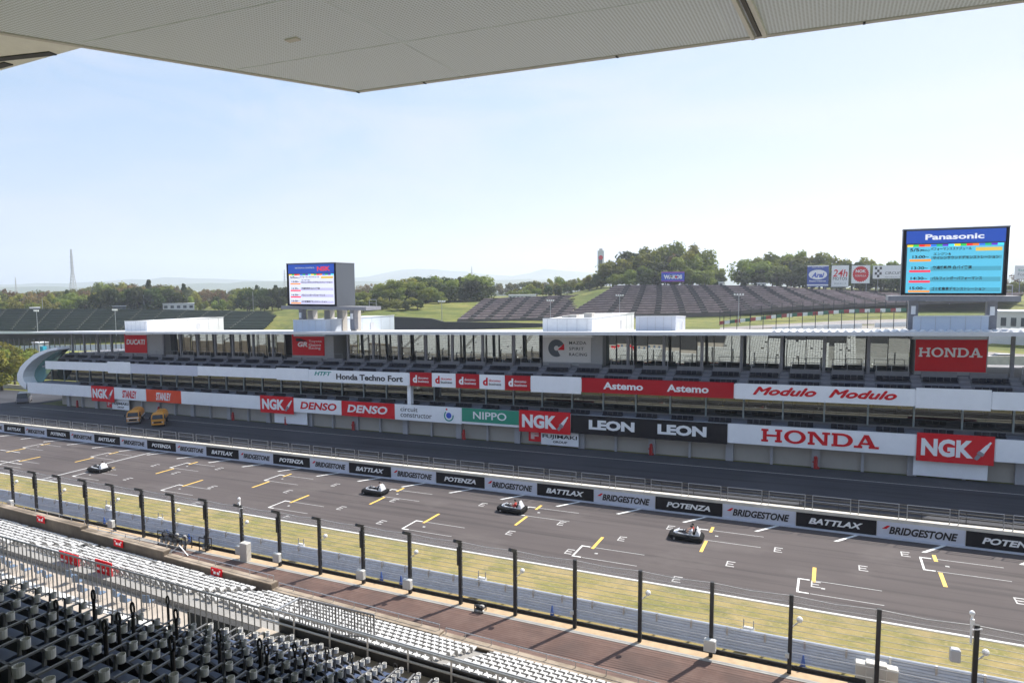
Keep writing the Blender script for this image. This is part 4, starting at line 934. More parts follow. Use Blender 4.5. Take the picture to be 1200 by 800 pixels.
# lower tier
b = MB()
for j in range(8):
    y0 = 31.1 - .8 * (j + 1) ; b.box(-250, 24, y0, y0 + .8, -7, -.15 + .32 * j)
for j in range(8, 16):
    y0 = 31.1 - .8 * (j + 1)
    for xa_, xb_ in ((-250, -64), (-21, 24)): b.box(xa_, xb_, y0, y0 + .8, 1.76, -.15 + .32 * j)
gpart(b, 'lower_tier', STEPC)
gpart(MB().box(-250, 24, 16, 24.69, -7, 1.75), 'concourse_floor', LFLOOR)
gpart(MB().box(-250, -64, 15.7, 15.99, -7, 8.5).box(-21, 24, 15.7, 15.99, -4, 8.5).box(-63.99, -21.01, 15.7, 15.99, -4, 6.2), 'reflection_blocker_wall', mat('blocker_dark', (.04, .04, .042), .9, var=.2))  # unseen dark wall, added to keep open ground out of the glass reflection
for j in range(3):
    gpart(MB().box(-60, -12, 22.4 + .6 * j, 22.9 + .6 * j, 1.75, 1.78 + .0 * j), 'walkway_plank', mat('plank_white', (.6, .59, .56), .7)) if j == 0 else None
secs = [(-250, -54, 1.15), (-54, -44, .9), (-44, -33.2, .55), (-33.2, -20, .16), (-20, -4, .05), (-4, 24, .55)]
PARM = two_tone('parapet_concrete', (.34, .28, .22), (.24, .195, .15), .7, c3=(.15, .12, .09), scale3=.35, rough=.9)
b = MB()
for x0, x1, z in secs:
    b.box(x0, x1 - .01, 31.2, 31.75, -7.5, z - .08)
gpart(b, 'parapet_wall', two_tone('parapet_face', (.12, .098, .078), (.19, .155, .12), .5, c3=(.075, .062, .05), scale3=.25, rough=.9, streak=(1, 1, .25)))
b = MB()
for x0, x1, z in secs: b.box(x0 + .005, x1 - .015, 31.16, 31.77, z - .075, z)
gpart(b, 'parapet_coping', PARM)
b = MB()
for x0, x1, z in secs:
    a = max(x0, -100); b.tube([(a + .2, 31.65, z), (a + .2, 31.65, z + .34), (x1 - .25, 31.65, z + .34), (x1 - .25, 31.65, z)], .03, 5)
    x = a + 1.5
    while x < x1 - .5: b.cyl((x, 31.65, z), (x, 31.65, z + .33), .025, n=5); x += 1.7
for u, v in ((209, 645), (505, 745)):
    x, y, z = at_y(u, v, 31.4); b.tube([(x - .9, 31.3, z - .3), (x, 31.5, z + .35), (x + .9, 31.5, z - .25)], .035, 5)
gpart(b, 'parapet_rail', STEEL)
for u, v in ((48, 608), (139, 636), (254, 670)):
    x, y, z = at_y(u, v, 31.12)
    t = thing('seat_notice', 'small red notice with white marks, %s on the parapet' % ('farthest left' if u < 100 else 'middle one' if u < 200 else 'nearest'), 'notice', (x, 31.1, z))
    MB().box(-.55, .55, -.02, .02, -.28, .28).build('panel', RED, t); q = MB(); q.box(-.28, -.05, -.035, -.021, -.14, .04); q.box(.06, .3, -.035, -.021, -.14, .04); q.box(-.4, -.3, -.035, -.021, .06, .18); q.box(.3, .4, -.035, -.021, .06, .18); q.build('lettering', INKW, t)
# canopy
ZC = EYE + 6.9
def at_z(u, v, Z): r = ray(u, v); t = (Z - EYE) / r[2]; return (r[0] * t, r[1] * t, Z)
A = Vector(at_z(420, 107, ZC)); B = Vector(at_z(1180, 3, ZC)); C = Vector(at_z(0, 38, ZC))
B2 = A + (B - A) * (60 / (B - A).length); C2 = A + (C - A) * (24 / (C - A).length)
CANM = mat('canopy_perforated', (.38, .375, .37), .6, metal=.0, spec=.3)
_t = CANM.node_tree; _b = _t.nodes['Principled BSDF']; _co = _t.nodes.new('ShaderNodeTexCoord'); _v = _t.nodes.new('ShaderNodeTexVoronoi'); _v.voronoi_dimensions = '2D'; _v.inputs['Scale'].default_value = 11; _v.inputs['Randomness'].default_value = .05
_r = _t.nodes.new('ShaderNodeValToRGB'); _r.color_ramp.elements[0].position = .25; _r.color_ramp.elements[1].position = .4; _r.color_ramp.elements[0].color = (.50, .535, .59, 1); _r.color_ramp.elements[1].color = (.80, .86, .95, 1)
_t.links.new(_co.outputs['Object'], _v.inputs['Vector']); _t.links.new(_v.outputs['Distance'], _r.inputs['Fac']); _t.links.new(_r.outputs['Color'], _b.inputs['Base Color'])
b = MB(); poly = [tuple(A), tuple(B2), (B2.x, -25, ZC), (C2.x - 6, -25, ZC), tuple(C2)]
b.prism(poly, (0, 0, .55)); gpart(b, 'canopy', CANM)
q = MB(); un = (B2 - A).normalized()
for k in range(1, 14, 2):
    p = A + un * 4.2 * k; q.beam(p + Vector((0, 0, -.005)), p + Vector((-.6, -30, -.005)), .03, .02)
for k in (1, 2, 3, 4): p = A + Vector((-1.95 * k, -3.6 * k, -.005)); q.beam(p, p + un * 70, .03, .02)
gpart(q, 'canopy_seam', mat('canopy_seam', (.74, .79, .85), .7))
TRIM = mat('canopy_trim', (.6, .57, .54), .5)
q = MB(); q.beam(A + Vector((0, 0, .02)), B2 + Vector((0, 0, .02)), .16, .12); q.beam(A + Vector((0, 0, .02)), C2 + Vector((0, 0, .02)), .16, .12); gpart(q, 'canopy_trim', TRIM)
J0 = Vector(at_z(890, 41, ZC)); J1 = Vector(at_z(862, -20, ZC)); dj = (J1 - J0); q = MB()
J0 += dj * .0; J1 = J0 + dj * 3
for s in (-.16, .16): q.beam(J0 + Vector((s, 0, -.06)), J1 + Vector((s, 0, -.06)), .1, .12)
gpart(q, 'canopy_joint', mat('joint_pale', (.72, .70, .67), .5))
gpart(MB().beam(J0 + Vector((0, 0, -.03)), J1 + Vector((0, 0, -.03)), .1, .05), 'canopy_joint_gap', mat('joint_gap', (.12, .115, .11), .7))
lx, ly, lz = at_z(343, 46, ZC); gpart(MB().bevel_box(lx - .22, lx + .22, ly - .1, ly + .1, ZC - .04, ZC + .01, .01), 'soffit_light', mat('soffit_light', (.6, .57, .52), .4))
b = MB()
for k in range(-1, 9):
    p = A.lerp(B2, .045 + .11 * k) if k >= 0 else A
    b.box(p.x - .03, p.x + .03, p.y - .1, p.y + .05, ZC - .06, ZC - .03)
gpart(b, 'canopy_clip', DSTEEL)
ZW = ZC + 1.2; D0 = Vector(at_z(0, 83, ZW)); D1 = Vector(at_z(100, 55, ZW)); dd_ = (D1 - D0); P_ = D1 + dd_ * .6; Q_ = D0 - dd_ * 3
b = MB(); b.prism([tuple(P_), (P_.x, P_.y - 14, ZW), (Q_.x, Q_.y - 14, ZW), tuple(Q_)], (0, 0, .4)); gpart(b, 'canopy_wing', mat('wing_pale', (.85, .83, .8), .6, var=.05))
w0 = Vector(at_z(0, 56, ZW)); w1 = Vector(at_z(62, 62, ZW)); w2 = Vector(at_z(0, 77, ZW)); w3 = Vector(at_z(10, 74, ZW)); q = MB(); q.beam(w0 + Vector((-4, 0, -.02)), w1 + Vector((0, 0, -.02)), .3, .04); q.beam(w2 + Vector((-4, 0, -.02)), w3 + Vector((0, 0, -.02)), .3, .04); gpart(q, 'wing_slot', DSTEEL)
# bar fences and pipe rails at the front of the upper tier
def bar_fence(label, x0, x1, y0, y1, ztop, zb0, zb1, pitch, m):
    t = thing('bar_fence', label, 'fence', (x0, y0, zb0)); L_ = math.hypot(x1 - x0, y1 - y0); n = max(2, int(L_ / pitch))
    q = MB(); q.tube([(x0, y0, ztop), (x1, y1, ztop)], .035, 6); q.tube([(x0, y0, zb0 + .1), (x1, y1, zb1 + .1)], .025, 6); q.build('rail', m, t, True)
    q = MB()
    for i in range(n + 1):
        f = i / n; x, y = x0 + (x1 - x0) * f, y0 + (y1 - y0) * f; q.cyl((x, y, zb0 + (zb1 - zb0) * f), (x, y, ztop + .02), .03 if i % 6 == 0 else .021, n=5)
    q.build('bars', m, t, True); return t
ZF = 10.28
bar_fence('long grey fence of upright bars between dark upper seats and white lower seats', -31.5, -15.4, 14.3, 14.5, ZF, 8.1, 8.9, .27, mat('fence_dark_grey', (.12, .125, .13), .45, .2))
bar_fence('short grey fence return at the right end of the long bar fence', -15.4, -15.3, 14.5, 15.5, ZF, 9.0, 9.0, .2, STEEL)
bar_fence('grey bar fence in front of the white seats right of the long one', -15.3, -12.4, 15.5, 15.65, ZF + .02, 9.0, 9.5, .12, GSTEEL)
t = thing('pipe_railing', 'double steel pipe railing along the front gangway of the upper tier', 'railing', (-15.2, 14.4, 8.8))
def gz(u, v, Y): return at_y(u, v, Y)[2]
zr1, zr2, zr3 = gz(480, 757, 13.9), gz(480, 765, 13.9), gz(420, 757, 13.9)
q = MB()
for z, r_ in ((gz(420, 742, 13.9), .032), (gz(420, 757, 13.9) , .034)): q.tube([(-15.3, 13.9, z), (14, 13.9, z)], r_, 6)
q.tube([(-15.3, 15.5, gz(420, 740, 15.5)), (14, 15.5, gz(420, 740, 15.5))], .04, 6)
q.build('rail', STEEL, t, True)
zt = gz(420, 742, 13.9); x = -15.3
while x < 14: MB().cyl((x, 13.9, zt - 1.25), (x, 13.9, zt), .028, n=6).build('post', STEEL, t, True); x += 1.35
gpart(MB().box(-14.6, 24, 13.96, 14.0, zA - .3, zA + .42), 'front_fascia', DSTEEL)
# ---- dark seats of the upper tier
SB = mat('seat_back_navy', (.018, .022, .036), .5, var=.2, scale=4); SP = mat('seat_pan_blue', (.06, .085, .16), .5, var=.12, scale=4); ARM = mat('armrest_grey', (.2, .2, .205), .4, .2); CUP = mat('cup_holder_grey', (.68, .68, .68), .5, var=.05)
S0 = thing('stadium_seat', 'dark navy stadium seat with grey armrest and cup holder on the upper tier', 'seat', (0, 0, 0), 0, 'dark seats of the upper tier')
prof = [(-.238, .34), (.238, .34), (.242, .73), (.18, .80), (.07, .835), (-.07, .835), (-.18, .80), (-.242, .73)]
q = MB(); q.loft([[(x, -.50 - (z - .36) * .16, z) for x, z in prof], [(x, -.465 - (z - .36) * .16, z) for x, z in prof]]); q.build('backrest', SB, S0)
q = MB(); q.loft([[(-.215, -.47, .40), (.215, -.47, .40), (.205, -.06, .42), (-.205, -.06, .42)], [(-.215, -.47, .445), (.215, -.47, .445), (.205, -.05, .47), (-.205, -.05, .47)]]); q.build('seat_pan', SP, S0)
q = MB(); q.beam((-.245, -.39, .655), (-.245, -.07, .665), .032, .024); q.beam((-.245, -.075, .66), (-.245, -.03, .62), .045, .03); q.beam((-.245, -.04, .64), (-.245, -.06, .36), .045, .03); q.build('armrest', ARM, S0)
q = MB(); q.lathe([(.047, .555), (.05, .56), (.054, .665), (.049, .665), (.044, .57), (.01, .568)], (-.165, -.02, 0), 14); q.build('cup_holder', CUP, S0)
q = MB(); q.box(-.265, -.225, -.5, -.44, 0, .6); q.box(-.265, -.225, -.5, -.12, .33, .37); q.build('support_leg', DSTEEL, S0)
first = True; nseat = 0
for i in range(-2, NA):
    n0 = -34 if i <= NB else int((-12.3) / .488)
    for k in range(n0, 14):
        x = .488 * k + .11
        u, v = project(x, row_y(i) - .3, tread(i) + .6)
        if not (-25 < u < 560 and 600 < v < 835): continue
        if i > NB and x < -12.25: continue
        if first: S0.location = (x, row_y(i), tread(i)); first = False
        else: copy_thing(S0, (x, row_y(i), tread(i)), rz=rnd.uniform(-.012, .012))
        nseat += 1
# aisle handrail posts with a looped top
HPm = mat('handrail_black', (.015, .015, .016), .45)
HP = None
for u, v, i in ((30, 708, 2), (65, 700, 4), (108, 677, 5), (122, 722, 3), (138, 714, 4), (153, 672, 5), (200, 726, 3), (205, 700, 6), (256, 734, 5), (304, 745, 6), (312, 752, 6), (345, 751, 8), (357, 761, 7), (383, 756, 10), (412, 762, 11), (444, 780, 11), (463, 775, 12), (195, 675, 8)):
    y = row_y(i) - .62; x = X_at(u, v, y); z0 = tread(i)
    zt = at_y(u, v, y)[2]
    if HP is None:
        HP = thing('handrail_post', 'black aisle handrail post with a looped top among the dark seats', 'handrail post', (x, y, z0), 0, 'black handrail posts of the upper tier')
        MB().cyl((0, 0, 0), (0, 0, 1.0), .028, n=8).build('post', HPm, HP); q = MB(); pts = [(.045 * math.sin(a), 0, 1.08 - .08 * math.cos(a)) for a in [2 * math.pi * k / 10 for k in range(11)]]; q.tube(pts, .018, 5); q.build('loop', HPm, HP)
    else: copy_thing(HP, (x, y, z0), scale=(1, 1, max(.9, min(1.25, (zt - z0) / 1.2))))
# ---- white seats of the lower tier
WS = mat('seat_white', (.52, .515, .505), .5, var=.22, scale=1.7, objvar=.08)
def wseat(b, x, y, z):
    b.loft([[(x - .205, y - .2, z + .34), (x + .205, y - .2, z + .34), (x + .2, y + .2, z + .36), (x - .2, y + .2, z + .36)], [(x - .205, y - .2, z + .39), (x + .205, y - .2, z + .39), (x + .2, y + .2, z + .42), (x - .2, y + .2, z + .42)]])
    b.loft([[(x - .2, y - .24, z + .42), (x + .2, y - .24, z + .42), (x + .2, y - .2, z + .42), (x - .2, y - .2, z + .42)], [(x - .21, y - .34, z + .66), (x + .21, y - .34, z + .66), (x + .21, y - .31, z + .66), (x - .21, y - .31, z + .66)]])
    b.box(x - .04, x + .04, y - .12, y - .02, z, z + .35)
allw = []
for j in range(16):
    y = 31.1 - .8 * (j + 1) + .38; z = -.15 + .32 * j
    for k in range(-490, 10):
        x = .5 * k
        if k % 34 in (0, 1): continue
        if j == 7 and (-52 < x < -20): continue
        if j > 7 and -65 < x < -20.5: continue
        u, v = project(x, y, z + .5); inside = 0 < u < 720 and v < 800
        allw.append((inside and x > -62, math.hypot(x, y), x, y, z))
cand = sorted([a for a in allw if a[0]], key=lambda a: a[1])[:300]; cs = set((a[2], a[3]) for a in cand)
q = MB(); wseat(q, 0, 0, 0); w0 = q.build('plastic_seat', WS); tag(w0, 'white plastic seat on the sunlit lower tier in front of the parapet', 'seat', 'white seats of the lower tier')
for n_, a in enumerate(cand):
    c = w0 if n_ == 0 else w0.copy()
    if n_: COL.objects.link(c)
    c.location = (a[2], a[3], a[4])
q = MB()
for a in allw:
    if (a[2], a[3]) not in cs and rnd.random() > .02: wseat(q, a[2] + rnd.uniform(-.015, .015), a[3] + rnd.uniform(-.03, .03), a[4] + rnd.uniform(-.015, .015))
tag(q.build('plastic_seats', WS), 'rows of white plastic seats filling the far part of the lower tier', 'seats', None, 'stuff')
# red hoardings and loose chairs on the concourse behind the white seats
for u0, u1, v, n_ in ((70, 92, 653, 'left'), (112, 131, 663, 'right')):
    x0, y0, z0 = at_y(u0, v, 25.2); x1 = X_at(u1, v, 25.2)
    t = thing('red_hoarding', 'red hoarding behind the bar fence, %s one of two' % n_, 'hoarding', (x0, 25.2, z0 - .5))
    MB().box(0, x1 - x0, -.03, .03, .1, 1.0).build('panel', RED, t)
    q = MB()
    for i in range(5): q.box(.15 + i * .2 * (x1 - x0), .1 + .18 * (x1 - x0) + i * .16 * (x1 - x0), -.045, -.031, .35, .5)
    q.build('lettering', INKW, t); MB().box(.1, .15, .04, .09, -.8, .1).box(x1 - x0 - .15, x1 - x0 - .1, .04, .09, -.8, .1).build('leg', STEEL, t)
lc = None
for n_ in range(16):
    x = -54 + 1.25 * n_ + rnd.uniform(-.2, .2); y = 23.6 + rnd.uniform(-.5, .5)
    if lc is None:
        lc = thing('concourse_chair', 'blue grey chair standing on the concourse behind the bar fence', 'chair', (x, y, 1.75), 0, 'loose chairs on the concourse')
        MB().box(-.22, .22, -.2, .22, .42, .46).build('seat', mat('chair_blue', (.12, .17, .25), .5), lc); MB().box(-.22, .22, -.24, -.2, .46, .9).build('backrest', mat('chair_blue', (.12, .17, .25), .5), lc)
        for a_, c_ in ((-.2, -.2), (.18, -.2), (-.2, .18), (.18, .18)): MB().box(a_, a_ + .03, c_, c_ + .03, 0, .42).build('leg', STEEL, lc)
    else: copy_thing(lc, (x, y, 1.75), rz=rnd.uniform(-.3, .3))
# ------------------------------------------------------------------ background: terraced stands on the slopes
def drape(pts, dz=.12): return [(x, y, height(x, y) + dz) for x, y in pts]
def interp(pl, u):
    if u <= pl[0][0]: return pl[0]
    for a, b in zip(pl[:-1], pl[1:]):
        if u <= b[0]:
            f = (u - a[0]) / (b[0] - a[0]); return tuple(p + (q - p) * f for p, q in zip(a, b))
    return pl[-1]
def P3(u, v, d):
    r = ray(u, v); k = d / math.hypot(r[0], r[1]); return Vector((r[0] * k, r[1] * k, EYE + r[2] * k))
def bank(name, label, base, top, steps, mA, mB, aisles, mAisle, aw=1.2, seg=24, cat='grandstand', lift=.35):
    """stepped seating bank between a base line and a top line of (u, v, distance)"""
    a0 = P3(*base[0]); t = thing(name, label, cat, tuple(a0))
    def pt(f, s):
        b = interp(base, base[0][0] + (base[-1][0] - base[0][0]) * f); c = interp(top, top[0][0] + (top[-1][0] - top[0][0]) * f)
        p = P3(*b).lerp(P3(*c), s); p.z += lift; return p
    q = MB(); r = MB()
    for i in range(steps):
        s0, s1 = i / steps, (i + 1) / steps
        for j in range(seg):
            f0, f1 = j / seg, (j + 1) / seg
            A_, B_, C_, D_ = pt(f0, s0), pt(f1, s0), pt(f1, s1), pt(f0, s1)
            hA, hB = D_.z - A_.z, C_.z - B_.z
            up = lambda p, h: (p.x, p.y, p.z + h)
            q.quad(up(A_, -.8), up(B_, -.8), up(B_, hB), up(A_, hA))          # riser
            q.quad(up(A_, hA), up(B_, hB), tuple(C_), tuple(D_))            # tread
            m1 = A_.lerp(D_, .35); m2 = B_.lerp(C_, .35); m3 = B_.lerp(C_, .8); m4 = A_.lerp(D_, .8)
            r.loft([[up(m1, hA * .65 + .03), up(m2, hB * .65 + .03), up(m3, hB * .2 + .03), up(m4, hA * .2 + .03)], [up(m1, hA * .65 + .45), up(m2, hB * .65 + .45), up(m3, hB * .2 + .45), up(m4, hA * .2 + .45)]])
    q.build('terrace', mA, t, True); r.build('bench_rows', mB, t, True)
    for f, g_ in aisles:
        k = MB()
        for i in range(steps):
            s0, s1 = i / steps, (i + 1) / steps
            p0 = pt(f + (g_ - f) * s0, s0); p1 = pt(f + (g_ - f) * s1, s1); d = (pt(min(1, f + .01), s0) - pt(max(0, f - .01), s0)).normalized() * aw
            k.loft([[tuple(p0 - d), tuple(p0 + d), tuple(p1 + d), tuple(p1 - d)], [tuple(p0 - d + Vector((0, 0, p1.z - p0.z + .5))), tuple(p0 + d + Vector((0, 0, p1.z - p0.z + .5))), tuple(p1 + d + Vector((0, 0, .5))), tuple(p1 - d + Vector((0, 0, .5)))]])
        k.build('stair', mAisle, t, True)
    return t
BROWN = mat('stand_terrace_brown', (.125, .108, .104), .9, spec=.06, var=.25, scale=.2); PINK = mat('bench_faded', (.30, .235, .225), .85, spec=.06, var=.45, scale=.35); DKST = mat('stair_dark', (.075, .07, .068), .9, spec=.06, var=.2)
bank('terraced_grandstand', 'large brown terraced grandstand on the slope below the wooded hill', [(662, 373, 283), (700, 371, 283), (760, 371, 283), (850, 369, 285), (905, 363, 288), (960, 360, 290), (1060, 356, 292), (1180, 352, 292)],
     [(722, 336, 345), (790, 335.5, 348), (850, 336, 348), (905, 337, 348), (960, 341, 345), (1060, 346, 340), (1200, 345, 340)], 13, BROWN, PINK, [((a_ - 662) / 518, (c_ - 722) / 478) for a_, c_ in ((714, 737), (741, 755), (770, 772), (800, 787), (826, 805), (852, 822), (880, 845), (908, 868), (938, 892), (968, 915), (1000, 945), (1035, 980), (1080, 1020))], DKST, 1.3, 40)
bank('terraced_grandstand', 'smaller grey brown terraced grandstand left of the grass bank', [(536, 377, 290), (600, 377, 290), (664, 374, 288)], [(568, 351.5, 350), (630, 349, 352), (692, 346.5, 350)], 10, BROWN, PINK, [(.12, .12), (.28, .28), (.44, .43), (.6, .59), (.76, .75), (.9, .89)], DKST, 1.2, 20)
NETG = mat('net_dark_green', (.016, .026, .02), .9, spec=.06, var=.3, scale=.12); NETG2 = mat('net_dark_green_row', (.022, .034, .027), .9, spec=.06, var=.3, scale=.2); PALE = mat('stair_pale', (.05, .056, .045), .9, spec=.06)
bank('terraced_bank', 'long dark green netted terrace below the woods at left', [(-260, 389, 350), (0, 389, 348), (160, 389, 346), (309, 386, 342)], [(-260, 362, 425), (0, 363.5, 425), (160, 363.5, 425), (329, 366.5, 425)], 12, NETG, NETG2, [(.03 + .045 * i, .0 + .045 * i + .05) for i in range(21)], PALE, .35, 30)
# service road and guard rails, infield track, kerb wall of the chicane
def ribbon(name, m, left, right, n=30, dz=.15, kind=True):
    q = MB()
    for i in range(n + 1):
        f = i / n
        for pl in (left, right):
            u, d = interp([(k / (len(pl) - 1), *pl[k]) for k in range(len(pl))], f)[1:]
            x, y = polar(u, d); q.v.append((x, y, height(x, y) + dz))
    for i in range(n): q.f.append((2 * i, 2 * i + 1, 2 * i + 3, 2 * i + 2))
    o = q.build(name, m); return structure(o) if kind else o
ribbon('infield_track', ROADG, [(845, 226), (930, 238), (1000, 246), (1075, 250)], [(845, 238), (930, 252), (1000, 262), (1075, 268)])
ribbon('infield_road', ROADG, [(-150, 262), (0, 262), (150, 250), (260, 230)], [(-150, 278), (0, 276), (150, 264), (260, 242)])
ribbon('infield_grass', two_tone('grass_yellowish', (.22, .22, .05), (.30, .26, .09), .12, c3=(.16, .19, .045), scale3=.03), [(-200, 282), (0, 280), (150, 270), (300, 255)], [(-200, 336), (0, 336), (150, 334), (300, 330)])
ribbon('paddock', mat('paddock_pale', (.5, .46, .42), .9, var=.08, scale=.2), [(1020, 120), (1160, 112), (1400, 112)], [(1020, 222), (1160, 215), (1400, 200)], 30, .12)
ribbon('paddock_track', ROADG, [(1040, 176), (1160, 170), (1400, 165)], [(1040, 186), (1160, 180), (1400, 175)], 30, .2)
ribbon('gravel_trap', mat('gravel_grey', (.24, .22, .19), .95, var=.15, scale=.4), [(850, 196), (930, 205), (1075, 205)], [(850, 224), (930, 236), (1075, 248)])
# red white green kerb wall with fence
KW = [(843, 378.5, 250), (878, 374.5, 256), (917, 370, 264), (955, 367.4, 270), (993, 364.7, 275), (1062, 363, 280)]
t = thing('barrier_wall', 'curved red, white and green painted barrier with a black fence in front of the big terrace', 'barrier', tuple(P3(*KW[0])))
cols = (mat('barrier_red', (.33, .03, .04), .6), WHITE2, mat('barrier_green', (.03, .14, .09), .6))
for i in range(36):
    a = P3(*interp(KW, 843 + 219 * i / 36)); c = P3(*interp(KW, 843 + 219 * (i + 1) / 36)); d = Vector((0, .5, 0))
    MB().loft([[tuple(a + Vector((0, 0, -.6))), tuple(c + Vector((0, 0, -.6))), tuple(c + d + Vector((0, 0, -.6))), tuple(a + d + Vector((0, 0, -.6)))], [tuple(a + Vector((0, 0, .65))), tuple(c + Vector((0, 0, .65))), tuple(c + d + Vector((0, 0, .65))), tuple(a + d + Vector((0, 0, .65)))]]).build('barrier_block', cols[i % 3], t, True)
q = MB()
for i in range(19):
    a = P3(*interp(KW, 843 + 219 * i / 18)); b_ = a + Vector((0, .9, 0)); q.cyl(tuple(b_ - Vector((0, 0, 1))), tuple(b_ + Vector((0, 0, 4.6))), .13, n=5)
q.build('fence_posts', DSTEEL, t, True)
# catch fence nearer the pit roof
t = thing('catch_fence', 'black posted catch fence curving in front of the chicane behind the pit roof', 'fence', tuple(P3(848, 392, 205)))
KF = [(848, 392, 200), (900, 392, 207), (960, 391, 214), (1010, 390, 220), (1062, 389, 224)]
for i in range(15):
    a = P3(*interp(KF, 848 + 214 * i / 14)); MB().cyl(tuple(a - Vector((0, 0, 3))), tuple(a + Vector((0, 0, 6.0 + .6 * i / 14))), .11, n=5).build('post', DSTEEL, t, True)
q = MB()
for i in range(28):
    a = P3(*interp(KF, 848 + 214 * i / 28)); c = P3(*interp(KF, 848 + 214 * (i + 1) / 28))
    for h in (2, 4, 5.8): q.cyl(tuple(a + Vector((0, 0, h))), tuple(c + Vector((0, 0, h))), .035, n=4)
q.build('wire', DSTEEL, t, True)
def gr(label, PL, h, n=16):
    t = thing('guard_rail', label, 'guard rail', tuple(P3(*PL[0]))); q = MB()
    for i in range(n):
        u0 = PL[0][0] + (PL[-1][0] - PL[0][0]) * i / n; u1 = PL[0][0] + (PL[-1][0] - PL[0][0]) * (i + 1) / n
        a, c = P3(*interp(PL, u0)), P3(*interp(PL, u1)); d = Vector((.1, .35, 0)); U = Vector((0, 0, h)); D_ = Vector((0, 0, -1.2))
        q.loft([[tuple(a + D_), tuple(c + D_), tuple(c + d + D_), tuple(a + d + D_)], [tuple(a + U), tuple(c + U), tuple(c + d + U), tuple(a + d + U)]])
    q.build('rail', mat('far_rail', (.5, .54, .6), .5), t, True)
    q = MB()
    for i in range(n * 2):
        a = P3(*interp(PL, PL[0][0] + (PL[-1][0] - PL[0][0]) * i / (n * 2))); q.box(a.x - .12, a.x + .12, a.y - .2, a.y - .02, a.z - 1, a.z + h + 2.2)
    q.build('fence_posts', DSTEEL, t, True); return t
gr('far guard rail with dark posts along the infield road at left', [(-120, 409, 255), (0, 408.5, 258), (130, 406, 262), (190, 404, 262)], .8, 26)
t = thing('guard_rail', 'pale blue guard rail line at the foot of the dark green terrace', 'guard rail', tuple(P3(0, 391, 340))); q = MB()
for i in range(12):
    a, c = P3(-100 + 20 * i, 391, 338), P3(-80 + 20 * i, 391, 338); q.loft([[tuple(a), tuple(c), tuple(c + Vector((0, .4, 0))), tuple(a + Vector((0, .4, 0)))], [tuple(a + Vector((0, 0, 1))), tuple(c + Vector((0, 0, 1))), tuple(c + Vector((0, .4, 1))), tuple(a + Vector((0, .4, 1)))]])
q.build('rail', mat('far_rail', (.5, .54, .6), .5), t, True)
t = thing('guard_rail', 'white guard rail beside the grass strip behind the pit roof at right', 'guard rail', tuple(P3(930, 383, 230))); q = MB()
for u0, u1 in ((905, 965), (965, 1010), (1025, 1062)):
    a, c = P3(u0, 388 - .035 * (u0 - 905), 222), P3(u1, 388 - .035 * (u1 - 905), 226); q.loft([[tuple(a), tuple(c), tuple(c + Vector((0, .6, 0))), tuple(a + Vector((0, .6, 0)))], [tuple(a + Vector((0, 0, 1.4))), tuple(c + Vector((0, 0, 1.4))), tuple(c + Vector((0, .6, 1.4))), tuple(a + Vector((0, .6, 1.4)))]])
q.build('rail', WHITE2, t, True)
# dark retaining wall in the middle
t = thing('retaining_wall', 'dark retaining wall below the grass bank left of the terraces', 'wall', tuple(P3(470, 380, 262))); q = MB()
WP = [(462, 371, 262), (505, 373, 262), (520, 377, 262), (600, 378, 264), (640, 379, 266)]
for a_, c_ in zip(WP[:-1], WP[1:]):
    a, c = P3(*a_), P3(*c_); q.loft([[(a.x, a.y, a.z - 6), (c.x, c.y, c.z - 6), (c.x, c.y + 1, c.z - 6), (a.x, a.y + 1, a.z - 6)], [tuple(a), tuple(c), (c.x, c.y + 1, c.z), (a.x, a.y + 1, a.z)]])
q.build('wall', mat('wall_dark', (.035, .036, .045), .9, var=.2), t, True)

# ------------------------------------------------------------------ trees
def foliage(name, c1, c2, ov=.22):
    m = two_tone(name, c1, c2, .55, lo=.38, hi=.6, rough=.75); t = m.node_tree; b = t.nodes['Principled BSDF']; l = t.links.new
    src = b.inputs['Base Color'].links[0].from_socket
    oi = t.nodes.new('ShaderNodeObjectInfo'); mr = t.nodes.new('ShaderNodeMapRange'); mr.inputs['To Min'].default_value = 1 - ov; mr.inputs['To Max'].default_value = 1 + ov * 2
    hs = t.nodes.new('ShaderNodeHueSaturation'); l(oi.outputs['Random'], mr.inputs['Value']); l(mr.outputs['Result'], hs.inputs['Value'])
    m2 = t.nodes.new('ShaderNodeMapRange'); m2.inputs['To Min'].default_value = .475; m2.inputs['To Max'].default_value = .52; l(oi.outputs['Random'], m2.inputs['Value']); l(m2.outputs['Result'], hs.inputs['Hue'])
    l(src, hs.inputs['Color']); l(hs.outputs['Color'], b.inputs['Base Color'])
    tr = t.nodes.new('ShaderNodeBsdfTranslucent'); l(hs.outputs['Color'], tr.inputs['Color']); ms = t.nodes.new('ShaderNodeMixShader'); ms.inputs[0].default_value = .45
    o = t.nodes['Material Output']; l(b.outputs[0], ms.inputs[1]); l(tr.outputs[0], ms.inputs[2]); l(ms.outputs[0], o.inputs['Surface']); return m
F_DARK = foliage('leaves_dark', (.034, .050, .013), (.066, .088, .02)); F_MID = foliage('leaves_mid', (.10, .13, .022), (.20, .22, .04)); F_LT = foliage('leaves_light', (.17, .19, .03), (.32, .31, .06)); F_BR = foliage('leaves_brown', (.14, .095, .045), (.22, .15, .065))
BARK = mat('bark', (.07, .055, .042), .9, var=.2)
